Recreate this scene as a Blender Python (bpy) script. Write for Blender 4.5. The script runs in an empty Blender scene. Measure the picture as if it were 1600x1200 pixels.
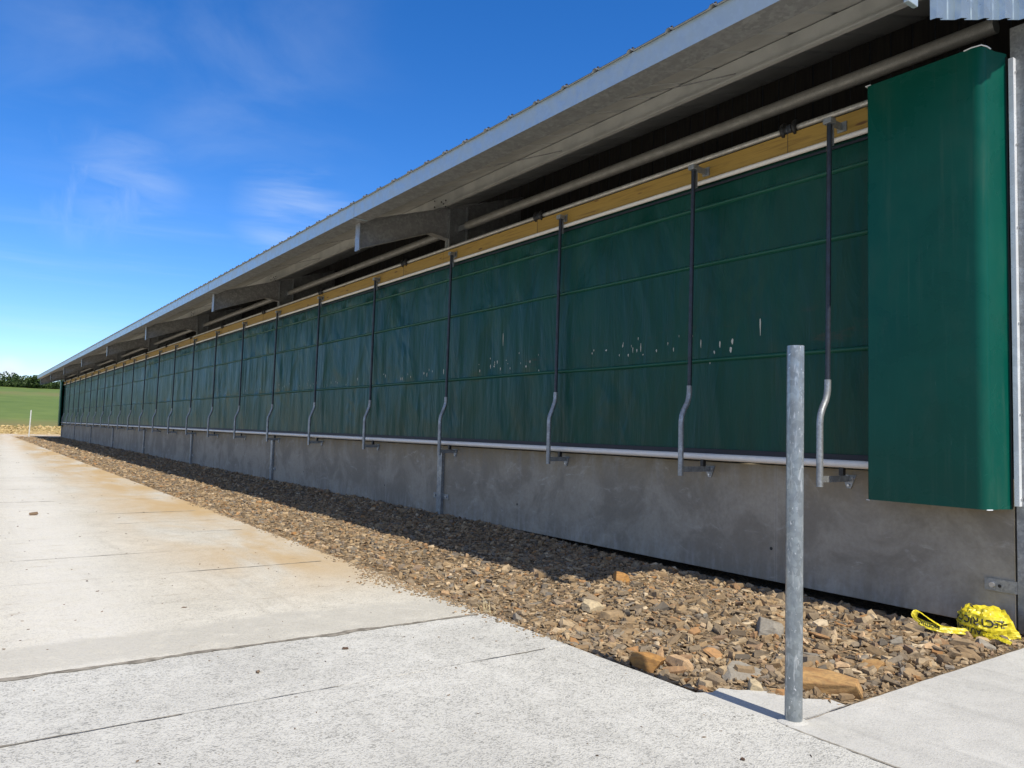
import bpy, bmesh, math, random
import numpy as np
from mathutils import Vector, Matrix, noise as mnoise
S = bpy.context.scene
COL = S.collection
rad = math.radians
rnd = random.Random(7)
NP = np.random.default_rng(11)

# ------------------------------------------------------------------ camera
cam = bpy.data.cameras.new('camera'); camo = bpy.data.objects.new('camera', cam); COL.objects.link(camo)
cam.sensor_width = 36.0; cam.lens = 27.045; cam.clip_start = 0.05; cam.clip_end = 5000
f = 1202.0
def nrm(v): return np.array(v, float) / np.linalg.norm(v)
_Y = nrm([-60 - 800, 652 - 600, f]); _d = np.array([2480 - 800, 718 - 600, f], float)
_X = nrm(_d - _Y * (_d @ _Y)); _U = np.cross(_X, _Y)
_R = np.stack([_X, _Y, _U])
CAMH = 1.5
M = Matrix.Identity(4)
for i in range(3):
    M[i][0] = _R[i, 0]; M[i][1] = -_R[i, 1]; M[i][2] = -_R[i, 2]
M[2][3] = CAMH
camo.matrix_world = M
S.camera = camo

# ------------------------------------------------------------------ light
SUN_EL = rad(52.4); SUNV = Vector((0.002, -math.cos(SUN_EL), math.sin(SUN_EL))).normalized()
W = bpy.data.worlds.new('World'); S.world = W; W.use_nodes = True
nt = W.node_tree; nt.nodes.clear()
def wn(t): return nt.nodes.new(t)
out = wn('ShaderNodeOutputWorld'); bg = wn('ShaderNodeBackground'); sky = wn('ShaderNodeTexSky')
sky.sky_type = 'NISHITA'; sky.sun_disc = False; sky.sun_elevation = SUN_EL; sky.sun_rotation = math.pi - 0.04
sky.air_density = 1.0; sky.dust_density = 0.0; sky.ozone_density = 3.0; sky.altitude = 900
SKY_STRENGTH = 0.12
bg.inputs['Strength'].default_value = SKY_STRENGTH
hs = wn('ShaderNodeHueSaturation'); hs.inputs['Saturation'].default_value = 1.33; hs.inputs['Value'].default_value = 1.12
nt.links.new(sky.outputs[0], hs.inputs['Color'])
# thin cirrus: noise in the sky's own directions
tc = wn('ShaderNodeTexCoord')
def cirrus(center, size, stretch, seed, lo, hi, amount, sc):
    c = Vector(center).normalized()
    mp = wn('ShaderNodeMapping'); mp.inputs['Location'].default_value = (seed, seed * .7, 0)
    mp.inputs['Scale'].default_value = stretch; nt.links.new(tc.outputs['Generated'], mp.inputs['Vector'])
    nz = wn('ShaderNodeTexNoise'); nz.inputs['Scale'].default_value = sc; nz.inputs['Detail'].default_value = 7; nz.inputs['Roughness'].default_value = .55
    nz.inputs['Distortion'].default_value = .45
    nt.links.new(mp.outputs[0], nz.inputs['Vector'])
    r1 = wn('ShaderNodeMapRange'); r1.interpolation_type = 'SMOOTHSTEP'; r1.inputs[1].default_value = lo; r1.inputs[2].default_value = hi
    nt.links.new(nz.outputs[0], r1.inputs[0])
    ds = wn('ShaderNodeVectorMath'); ds.operation = 'DISTANCE'; ds.inputs[1].default_value = c
    nt.links.new(tc.outputs['Generated'], ds.inputs[0])
    r2 = wn('ShaderNodeMapRange'); r2.interpolation_type = 'SMOOTHSTEP'; r2.inputs[1].default_value = size; r2.inputs[2].default_value = size * .15
    r2.inputs[3].default_value = 0; r2.inputs[4].default_value = amount
    nt.links.new(ds.outputs['Value'], r2.inputs[0])
    m = wn('ShaderNodeMath'); m.operation = 'MULTIPLY'; nt.links.new(r1.outputs[0], m.inputs[0]); nt.links.new(r2.outputs[0], m.inputs[1])
    return m.outputs[0]
def pxdir(x, y):
    v = _R @ np.array([x - 800, y - 600, f]); return tuple(nrm(v))
cl = [cirrus(pxdir(290, 110), .30, (1.6, .8, 3.2), 3.1, .44, .88, .13, 2.6),
      cirrus(pxdir(120, 130), .16, (.8, 1.6, 3.8), 9.2, .42, .85, .10, 4),
      cirrus(pxdir(135, 290), .085, (2.6, .7, 1.1), 8.4, .40, .78, .34, 7),
      cirrus(pxdir(200, 285), .09, (.8, .8, 3.8), 4.6, .42, .80, .22, 6),
      cirrus(pxdir(470, 345), .10, (.6, .6, 4.6), 1.7, .38, .76, .34, 7),
      cirrus(pxdir(180, 530), .26, (.4, .4, 6), 5.2, .42, .8, .22, 5),
      cirrus(pxdir(14, 582), .022, (1, 1, 1.2), 6.3, .30, .45, .95, 40)]
acc = cl[0]
for c in cl[1:]:
    a = wn('ShaderNodeMath'); a.operation = 'MAXIMUM'; nt.links.new(acc, a.inputs[0]); nt.links.new(c, a.inputs[1]); acc = a.outputs[0]
gr = wn('ShaderNodeMix'); gr.data_type = 'RGBA'; gr.blend_type = 'MULTIPLY'; gr.inputs[0].default_value = 1.; gr.inputs[7].default_value = (.93, .97, 1.2, 1); nt.links.new(hs.outputs[0], gr.inputs[6])
mx = wn('ShaderNodeMix'); mx.data_type = 'RGBA'; mx.inputs[7].default_value = (6.2, 6.9, 7.6, 1)
nt.links.new(acc, mx.inputs[0]); nt.links.new(gr.outputs[2], mx.inputs[6])
# unseen cloud added behind and beside the camera as neutral fill for blue shade
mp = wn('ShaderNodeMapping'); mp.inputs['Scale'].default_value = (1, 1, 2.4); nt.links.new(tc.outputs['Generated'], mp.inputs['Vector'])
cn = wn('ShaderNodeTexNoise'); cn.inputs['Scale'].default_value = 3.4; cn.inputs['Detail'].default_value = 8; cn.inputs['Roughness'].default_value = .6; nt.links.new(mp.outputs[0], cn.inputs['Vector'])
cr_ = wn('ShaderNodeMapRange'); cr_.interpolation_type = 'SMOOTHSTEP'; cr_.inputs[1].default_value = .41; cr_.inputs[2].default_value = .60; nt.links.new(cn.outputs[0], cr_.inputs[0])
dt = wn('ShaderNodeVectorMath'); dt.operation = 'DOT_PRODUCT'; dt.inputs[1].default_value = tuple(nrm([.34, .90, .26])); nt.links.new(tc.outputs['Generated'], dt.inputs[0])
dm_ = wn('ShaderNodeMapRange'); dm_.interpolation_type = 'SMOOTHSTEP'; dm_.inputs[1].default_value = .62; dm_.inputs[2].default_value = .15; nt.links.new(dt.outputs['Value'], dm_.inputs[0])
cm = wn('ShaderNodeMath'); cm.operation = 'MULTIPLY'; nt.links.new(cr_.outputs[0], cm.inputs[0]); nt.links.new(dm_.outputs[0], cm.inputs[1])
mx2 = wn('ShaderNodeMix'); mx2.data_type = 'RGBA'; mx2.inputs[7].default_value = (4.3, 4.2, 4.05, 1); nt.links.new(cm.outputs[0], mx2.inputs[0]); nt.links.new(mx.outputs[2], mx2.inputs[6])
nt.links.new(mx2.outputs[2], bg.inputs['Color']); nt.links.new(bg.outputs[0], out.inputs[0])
sl = bpy.data.lights.new('sun', 'SUN'); sl.energy = 4.6; sl.angle = rad(.53); sl.color = (1, .935, .81)
so = bpy.data.objects.new('sun', sl); COL.objects.link(so); so.rotation_euler = SUNV.to_track_quat('Z', 'Y').to_euler(); so.location = (0, -20, 40)
S.view_settings.view_transform = 'Standard'; S.view_settings.look = 'None'; S.view_settings.exposure = 0.22; S.view_settings.gamma = 1.0

# ------------------------------------------------------------------ materials
def lin(r, g, b):
    return tuple((c / 255 / 12.92 if c / 255 <= .04045 else ((c / 255 + .055) / 1.055) ** 2.4) for c in (r, g, b)) + (1,)
class Mat:
    def __init__(s, name, base=(.5, .5, .5), rough=.6, metal=0., spec=.5):
        s.m = bpy.data.materials.new(name); s.m.use_nodes = True; s.t = s.m.node_tree
        s.b = s.t.nodes['Principled BSDF']; s.b.inputs['Base Color'].default_value = tuple(base)[:3] + (1,)
        s.b.inputs['Roughness'].default_value = rough; s.b.inputs['Metallic'].default_value = metal
        s.b.inputs['Specular IOR Level'].default_value = spec
        s.tc = None
    def n(s, t): return s.t.nodes.new(t)
    def l(s, a, b): s.t.links.new(a, b)
    def co(s, kind='Object', scale=(1, 1, 1), rot=(0, 0, 0), loc=(0, 0, 0)):
        if not s.tc: s.tc = s.n('ShaderNodeTexCoord')
        if kind == 'World':
            g = s.n('ShaderNodeNewGeometry'); o = g.outputs['Position']
        else: o = s.tc.outputs[kind]
        mp = s.n('ShaderNodeMapping'); mp.inputs['Scale'].default_value = scale; mp.inputs['Rotation'].default_value = rot; mp.inputs['Location'].default_value = loc
        s.l(o, mp.inputs[0]); return mp.outputs[0]
    def noise(s, vec, scale, detail=4, rough=.55, dist=0.):
        n = s.n('ShaderNodeTexNoise'); n.inputs['Scale'].default_value = scale; n.inputs['Detail'].default_value = detail
        n.inputs['Roughness'].default_value = rough; n.inputs['Distortion'].default_value = dist
        s.l(vec, n.inputs['Vector']); return n.outputs[0]
    def voro(s, vec, scale, feature='F1', out='Distance', rnd_=1.):
        n = s.n('ShaderNodeTexVoronoi'); n.feature = feature; n.inputs['Scale'].default_value = scale; n.inputs['Randomness'].default_value = rnd_
        s.l(vec, n.inputs['Vector']); return n.outputs[out]
    def rng(s, v, lo, hi, a=0., b=1.):
        n = s.n('ShaderNodeMapRange'); n.interpolation_type = 'SMOOTHSTEP'
        for i, x in ((1, lo), (2, hi), (3, a), (4, b)): n.inputs[i].default_value = x
        s.l(v, n.inputs[0]); return n.outputs[0]
    def ramp(s, v, stops):
        n = s.n('ShaderNodeValToRGB'); r = n.color_ramp
        while len(r.elements) < len(stops): r.elements.new(.5)
        for e, (p, c) in zip(r.elements, stops): e.position = p; e.color = tuple(c)[:3] + (1,)
        s.l(v, n.inputs[0]); return n.outputs[0]
    def mix(s, fac, a, b, mode='MIX'):
        n = s.n('ShaderNodeMix'); n.data_type = 'RGBA'; n.blend_type = mode
        for i, x in ((0, fac), (6, a), (7, b)):
            if isinstance(x, (int, float)): n.inputs[i].default_value = x
            elif isinstance(x, tuple): n.inputs[i].default_value = tuple(x)[:3] + (1,)
            else: s.l(x, n.inputs[i])
        return n.outputs[2]
    def math(s, op, a, b=0.):
        n = s.n('ShaderNodeMath'); n.operation = op
        for i, x in enumerate((a, b)):
            if isinstance(x, (int, float)): n.inputs[i].default_value = x
            else: s.l(x, n.inputs[i])
        return n.outputs[0]
    def sep(s, vec):
        n = s.n('ShaderNodeSeparateXYZ'); s.l(vec, n.inputs[0]); return n.outputs
    def color(s, c): s.l(c, s.b.inputs['Base Color']); return s
    def rough(s, r): s.l(r, s.b.inputs['Roughness']); return s
    def bump(s, h, strength=.3, dist=.01, prev=None):
        n = s.n('ShaderNodeBump'); n.inputs['Strength'].default_value = strength; n.inputs['Distance'].default_value = dist
        s.l(h, n.inputs['Height'])
        if prev is not None: s.l(prev, n.inputs['Normal'])
        s.l(n.outputs[0], s.b.inputs['Normal']); return n.outputs[0]

MT = {}
def galv(name, base, rough, metal, spangle=60, streak=False, con=1.):
    m = Mat(name, base, rough, metal); v = m.co('World')
    a = m.voro(v, spangle, out='Color'); b = m.noise(v, 9, 5)
    k = con; c = m.mix(m.rng(a, .1, .9, 0, 1), tuple(x * (1 - .22 * k) for x in base), tuple(min(1, x * (1 + .15 * k)) for x in base))
    c = m.mix(m.rng(b, .35, .75), c, tuple(x * (1 - .28 * k) for x in base))
    if streak:
        w = m.co('World', (26, 26, 7), (.5, .35, 0)); nz = m.noise(w, 1.3, 5, .6, 1.3)
        c = m.mix(m.rng(nz, .55, .70, 0, .55), c, (.70, .72, .73)); 
        nz2 = m.noise(m.co('World', (60, 60, 30)), 1.2, 3, .6, .6); c = m.mix(m.rng(nz2, .66, .72), c, (.80, .81, .82))
        m.bump(nz, .25, .004)
    m.color(c); m.rough(m.rng(b, .3, .7, rough - .08, rough + .12)); MT[name] = m.m; return m
galv('galvanised', (.36, .375, .38), .45, .6)
galv('post_steel', (.32, .355, .375), .36, .7, 40, True)
galv('post_pale', (.74, .75, .73), .5, .1, 40)
galv('gutter_steel', (.46, .545, .58), .42, .55, 22, con=.2)
galv('frame_steel', (.34, .34, .335), .5, .4, 30)
galv('tube_steel', (.27, .26, .23), .5, .35, 120, con=.7)
galv('flashing_white', (.80, .82, .84), .3, .15, 8, con=.4)
galv('cladding_steel', (.30, .38, .43), .34, .7, 10, con=.5)
galv('pipe_white', (.84, .80, .73), .4, .0, 30, con=.15)
galv('shaft_steel', (.55, .54, .50), .4, .5, 90)
galv('pole_dark', (.035, .042, .055), .4, .3, 60)
m = Mat('black_plastic', (.015, .015, .016), .45); MT['black_plastic'] = m.m
m = Mat('hem_navy', (.010, .013, .022), .6); MT['hem_navy'] = m.m
m = Mat('bolt_steel', (.6, .6, .6), .35, .8); MT['bolt_steel'] = m.m

m = Mat('roof_sheet', (.46, .44, .40), .6, .1); v = m.co('World'); n1 = m.noise(v, 2.2, 5)
m.color(m.mix(m.rng(n1, .35, .7), (.56, .565, .54), (.46, .465, .445))); MT['roof_sheet'] = m.m
m = Mat('purlin', (.50, .48, .43), .5, .2); v = m.co('World'); n1 = m.noise(v, 3, 5)
m.color(m.mix(m.rng(n1, .35, .7), (.62, .62, .585), (.50, .505, .48))); MT['purlin'] = m.m
m = Mat('roof_top', (.10, .105, .11), .5, .2); MT['roof_top'] = m.m

# cast concrete of the low wall: olive stain on top, pale lime bloom, trowel mottling
m = Mat('wall_concrete', (.24, .235, .22), .82, 0, .3); v = m.co('World')
xyz = m.sep(v)
n1 = m.noise(v, 1.2, 8, .66, .5); n2 = m.noise(m.co('World', (1, 1, 1.5), (.5, 0, 0), (3, 1, 7)), 1.7, 8, .68, .9)
n3 = m.noise(v, 22, 6, .7); n4 = m.noise(m.co('World', (1, 3.2, .5)), 1.7, 5, .6, .4)
c = m.mix(m.rng(n1, .40, .62), (.27, .240, .19), (.40, .36, .29))
top = m.math('MULTIPLY', m.rng(xyz[2], .72, 1.2), m.rng(n4, .3, .62)); c = m.mix(m.math('MULTIPLY', top, .75), c, (.30, .24, .145))
bl = m.math('MULTIPLY', m.rng(n2, .55, .70), m.rng(n3, .30, .62)); c = m.mix(m.math('MULTIPLY', bl, .75), c, (.56, .52, .45))
low = m.math('MULTIPLY', m.rng(xyz[2], .42, .02), m.rng(m.noise(m.co('World', (1, 4, .8)), 3.1, 5), .42, .66)); c = m.mix(m.math('MULTIPLY', low, .32), c, (.50, .48, .45))
pp = m.math('PINGPONG', m.math('SUBTRACT', xyz[1], 5.03), 2.2925)
jl = m.math('MULTIPLY', m.rng(pp, .030, .008), m.rng(n4, .34, .55)); c = m.mix(m.math('MULTIPLY', jl, .30), c, (.52, .49, .43))
jd = m.rng(pp, .0045, .0015); c = m.mix(m.math('MULTIPLY', jd, .45), c, (.12, .11, .09))
sm_ = m.noise(m.co('World', (1, .8, 2.2), (.35, 0, 0), (0, 4, 9)), 2.3, 8, .7, 1.1); c = m.mix(m.math('MULTIPLY', m.rng(sm_, .60, .70), .45), c, (.60, .56, .48))
c = m.mix(m.rng(n3, .3, .75, 0, .30), c, (.18, .16, .125))
m.color(c); b = m.bump(n3, .25, .01); m.bump(n1, .2, .03, b); MT['wall_concrete'] = m.m

# timber rail
m = Mat('timber', (.4, .25, .08), .6); v = m.co('World', (14, .55, 14)); n1 = m.noise(v, 2.2, 6, .6, .8)
c = m.ramp(n1, [(.3, (.32, .19, .034)), (.5, (.41, .255, .052)), (.72, (.19, .105, .022))])
kn = m.voro(m.co('World', (3, 1.15, 5)), 1.6); c = m.mix(m.rng(kn, .15, .07), c, (.13, .06, .02)); m.color(c); m.bump(n1, .2, .004); MT['timber'] = m.m
m = Mat('dark_board', (.05, .038, .028), .85); n1 = m.noise(m.co('World', (12, 12, .9)), 2, 5)
m.color(m.mix(m.rng(n1, .3, .7), (.012, .010, .008), (.030, .024, .018))); MT['dark_board'] = m.m

# green curtain cloth
m = Mat('curtain_cloth', (.01, .07, .05), .40, 0, .22); v = m.co('World')
n1 = m.noise(m.co('World', (1, 1.4, .5)), 1.3, 6, .6, .5); n2 = m.noise(v, 160, 2); xyz = m.sep(v)
n5 = m.noise(m.co('World', (1, 6, .5)), 1.4, 5, .6)
c = m.mix(m.rng(n1, .3, .7), (.0024, .045, .030), (.0040, .059, .039))
dust = m.math('MULTIPLY', m.rng(n5, .42, .68), .25); c = m.mix(dust, c, (.018, .058, .040))
st = m.math('MULTIPLY', m.rng(m.noise(m.co('World', (1, .9, 3.2), (0, 0, 0), (0, 2, 0)), 1.6, 6, .7), .56, .70), m.math('MULTIPLY', m.rng(xyz[2], 2.36, 2.5), m.rng(xyz[2], 3.0, 2.6)))
c = m.mix(m.math('MULTIPLY', st, .5), c, (.055, .045, .028))
m.color(c); m.rough(m.rng(n1, .3, .7, .32, .44)); b = m.bump(n2, .05, .002); fw = m.noise(m.co('World', (1, 2.6, .42), (.07, 0, 0)), 1.6, 4, .6, .9); b = m.bump(fw, .7, .035, b); fx = m.noise(m.co('World', (1, 1.0, .45), (.12, 0, 0), (0, 7, 3)), 1.1, 3, .5, .6); m.bump(fx, 1.0, .11, b); MT['curtain_cloth'] = m.m
m = Mat('curtain_seam', (.012, .088, .058), .40, 0, .3); MT['curtain_seam'] = m.m
m = Mat('dropping', (.50, .50, .43), .8); MT['dropping'] = m.m
m = Mat('cover_green', (.008, .10, .075), .30, 0, .16); v = m.co('World'); n1 = m.noise(v, 1.6, 6, .6, .5); n2 = m.noise(m.co('World', (1, 8, .6)), 3, 5)
c = m.mix(m.rng(n1, .35, .7), (.002, .070, .050), (.004, .083, .060)); c = m.mix(m.rng(n2, .6, .75, 0, .25), c, (.02, .12, .09))
run = m.noise(m.co('World', (9, 14, .55)), 1.3, 5, .6, .3); c = m.mix(m.rng(run, .55, .72, 0, .30), c, (.040, .110, .082)); du = m.noise(m.co('World', (3, 3, .9), (0, 0, 0), (0, 3, 1)), 1.2, 6, .65); c = m.mix(m.rng(du, .50, .72, 0, .28), c, (.030, .085, .062))
sc = m.noise(m.co('World', (3, 40, 3), (.9, 0, 0)), 1.5, 3, .5, 1); c = m.mix(m.rng(sc, .74, .78, 0, .35), c, (.12, .25, .2))
m.color(c); m.rough(m.rng(n1, .3, .7, .22, .36)); MT['cover_green'] = m.m

# yard concrete
def yard_mat(name, c0, c1, pit, stained, tex=1.):
    m = Mat(name, c0, .88, 0, .25); v = m.co('World'); xyz = m.sep(v)
    n1 = m.noise(v, .55, 7, .6, .3); n2 = m.noise(v, 4.5, 7, .65, .5); n3 = m.noise(v, 60, 4, .7)
    warp = m.n('ShaderNodeMix'); warp.data_type = 'VECTOR'; warp.inputs[0].default_value = .035
    nc = m.n('ShaderNodeTexNoise'); nc.inputs['Scale'].default_value = 7; m.l(v, nc.inputs['Vector']); m.l(v, warp.inputs[4]); m.l(nc.outputs['Color'], warp.inputs[5])
    mp = m.n('ShaderNodeMapping'); mp.inputs['Scale'].default_value = (1, 1.25, 1); mp.inputs['Rotation'].default_value = (0, 0, .5); m.l(warp.outputs[1], mp.inputs[0])
    worm = m.noise(mp.outputs[0], 48, 1.2, .4, 1.6)
    c = m.mix(m.rng(n1, .3, .7), c0, c1)
    c = m.mix(m.rng(n2, .32, .72, 0, .42), c, tuple(x * .80 for x in c0))
    wear = m.rng(n2, .34, .66, .6, 1.); dots = m.rng(m.voro(mp.outputs[0], 40, rnd_=.8), .26, .12)
    c = m.mix(m.math('MULTIPLY', m.math('MAXIMUM', m.math('MULTIPLY', m.rng(worm, .54, .63), .85), m.math('MULTIPLY', dots, .8)), m.math('MULTIPLY', wear, pit)), c, tuple(x * .26 for x in c0))
    ty = m.noise(m.co('World', (3.2, .22, 1), (0, 0, .12)), 1.0, 7, .68, .5); c = m.mix(m.rng(ty, .54, .70, 0, .30), c, tuple(x * .62 for x in c0))
    c = m.mix(m.rng(n3, .58, .75, 0, .35), c, tuple(x * .5 for x in c0))
    if stained:
        # tan mud washed out of the stone strip, traffic-cleaned pale lane, dirt along the joint
        e = m.math('MULTIPLY', m.rng(xyz[0], 1.2, 3.3), m.rng(xyz[1], 5.6, 9.0)); nn = m.noise(m.co('World', (1, .35, 1)), .9, 6, .6, .4)
        c = m.mix(m.math('MULTIPLY', m.math('MULTIPLY', e, m.rng(nn, .28, .62)), .95), c, (.47, .33, .165))
        lane = m.math('MULTIPLY', m.rng(m.math('ABSOLUTE', m.math('SUBTRACT', xyz[0], m.math('ADD', .55, m.math('MULTIPLY', xyz[1], .035)))), .75, .1), m.rng(n2, .25, .6)); c = m.mix(m.math('MULTIPLY', lane, .45), c, (.70, .68, .63))
        s2 = m.noise(m.co('World', (.9, 3.6, 1)), 1.7, 8, .74, .3); c = m.mix(m.math('MULTIPLY', m.rng(s2, .58, .68), .5), c, (.30, .24, .17))
        jb = m.math('MULTIPLY', m.rng(m.math('ABSOLUTE', m.math('SUBTRACT', m.math('ADD', xyz[1], m.math('MULTIPLY', m.noise(m.co('World', (.6, 1, 1), (0, 0, 0), (4, 2, 0)), 1.3, 5, .6), .8)), 6.15)), .36, .22), m.rng(n2, .2, .5)); c = m.mix(m.math('MULTIPLY', jb, .6), c, (.43, .41, .36))
    m.color(c)
    b = m.bump(worm, .55 * tex, .012); b2 = m.bump(n3, .3, .006, b); m.bump(n1, .2, .08, b2)
    MT[name] = m.m
yard_mat('yard_near', (.50, .49, .45), (.61, .60, .555), .75, False)
yard_mat('yard_far', (.56, .53, .455), (.64, .61, .53), .55, True)
yard_mat('apron_concrete', (.45, .44, .41), (.555, .545, .51), .25, False, .45)
m = Mat('joint_dirt', (.10, .085, .065), .95); n1 = m.noise(m.co('World'), 12, 5)
m.color(m.mix(m.rng(n1, .3, .7), (.13, .115, .09), (.33, .30, .25))); MT['joint_dirt'] = m.m

# stone
def stone_mat(name, stops, bands=False):
    m = Mat(name, (.3, .22, .14), .85, 0, .3); g = m.n('ShaderNodeNewGeometry'); v = m.co('World')
    c = m.ramp(g.outputs['Random Per Island'], stops)
    n1 = m.noise(v, 35, 5, .65); c = m.mix(m.rng(n1, .3, .75, 0, .45), c, (.11, .085, .06))
    if bands:
        n2 = m.noise(m.co('World', (6, 6, 60), (.3, .2, 0)), 1.2, 4, .6, .6); c = m.mix(m.rng(n2, .4, .7, 0, .6), c, (.20, .095, .04))
    m.color(c); m.bump(n1, .35, .01); MT[name] = m.m
stone_mat('slate_stones', [(0., (.26, .175, .095)), (.2, (.41, .285, .155)), (.34, (.18, .14, .095)), (.5, (.55, .41, .245)), (.62, (.12, .105, .085)), (.72, (.33, .225, .12)), (.84, (.235, .215, .18)), (.93, (.40, .205, .075)), (1., (.68, .55, .37))])
stone_mat('bank_stones', [(0., (.50, .38, .16)), (.4, (.60, .46, .22)), (.7, (.40, .29, .12)), (1., (.66, .53, .30))])
stone_mat('ochre_stone', [(0., (.50, .30, .12)), (1., (.46, .27, .10))], True)
stone_mat('orange_stone', [(0., (.46, .24, .07)), (1., (.46, .24, .07))], True)
stone_mat('grey_stone', [(0., (.27, .25, .215)), (1., (.30, .27, .22))])
stone_mat('buff_stone', [(0., (.50, .41, .26)), (1., (.52, .42, .27))])
m = Mat('gravel_bed', (.25, .18, .11), .95); v = m.co('World'); n1 = m.voro(v, 34, out='Color'); n2 = m.noise(v, 3, 5)
c = m.mix(m.rng(n1, .2, .9), (.11, .075, .04), (.28, .19, .10)); c = m.mix(m.rng(n2, .35, .7, 0, .5), c, (.10, .078, .05)); m.color(c); m.bump(m.voro(v, 34), .8, .03); MT['gravel_bed'] = m.m

# land
m = Mat('grass_field', (.07, .14, .03), .9, 0, .2); v = m.co('World'); n1 = m.noise(m.co('World', (.02, .008, .05)), 1.6, 6, .6); n2 = m.noise(m.co('World', (.12, .10, .2)), 1, 8, .72)
xyz = m.sep(v)
c = m.mix(m.rng(n1, .35, .68), (.125, .180, .040), (.165, .215, .055)); c = m.mix(m.rng(n2, .35, .7, 0, .6), c, (.070, .120, .026))
tr = m.math('MULTIPLY', m.rng(m.math('ABSOLUTE', m.math('SUBTRACT', xyz[1], 235.)), 30., 6.), m.rng(n2, .3, .6)); c = m.mix(m.math('MULTIPLY', tr, .7), c, (.20, .17, .07))
br = m.math('MULTIPLY', m.rng(xyz[1], 112., 94.), m.rng(n2, .2, .5)); c = m.mix(m.math('MULTIPLY', br, .8), c, (.20, .165, .065))
so_ = m.rng(xyz[1], 93., 91.); c = m.mix(so_, c, (.34, .25, .12)); m.color(c); m.bump(n2, .5, .3); MT['grass_field'] = m.m
m = Mat('leaf_dark', (.03, .06, .015), .6, 0, .3); g = m.n('ShaderNodeNewGeometry'); c = m.ramp(g.outputs['Random Per Island'], [(0, (.018, .040, .010)), (.5, (.035, .068, .016)), (1, (.065, .095, .026))]); m.color(c); MT['leaf_dark'] = m.m
m = Mat('bark', (.10, .075, .05), .9); MT['bark'] = m.m
m = Mat('straw', (.62, .52, .30), .8); MT['straw'] = m.m
m = Mat('debris_dark', (.06, .04, .028), .9); g = m.n('ShaderNodeNewGeometry'); m.color(m.ramp(g.outputs['Random Per Island'], [(0, (.05, .035, .025)), (.6, (.12, .07, .045)), (1, (.20, .14, .09))])); MT['debris_dark'] = m.m
m = Mat('tape_yellow', (.80, .66, .02), .38, 0, .5); n1 = m.noise(m.co('World'), 30, 4); m.color(m.mix(m.rng(n1, .4, .75), (.70, .58, .022), (.48, .40, .03))); MT['tape_yellow'] = m.m
m = Mat('tape_ink', (.025, .024, .02), .5); MT['tape_ink'] = m.m

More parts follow.
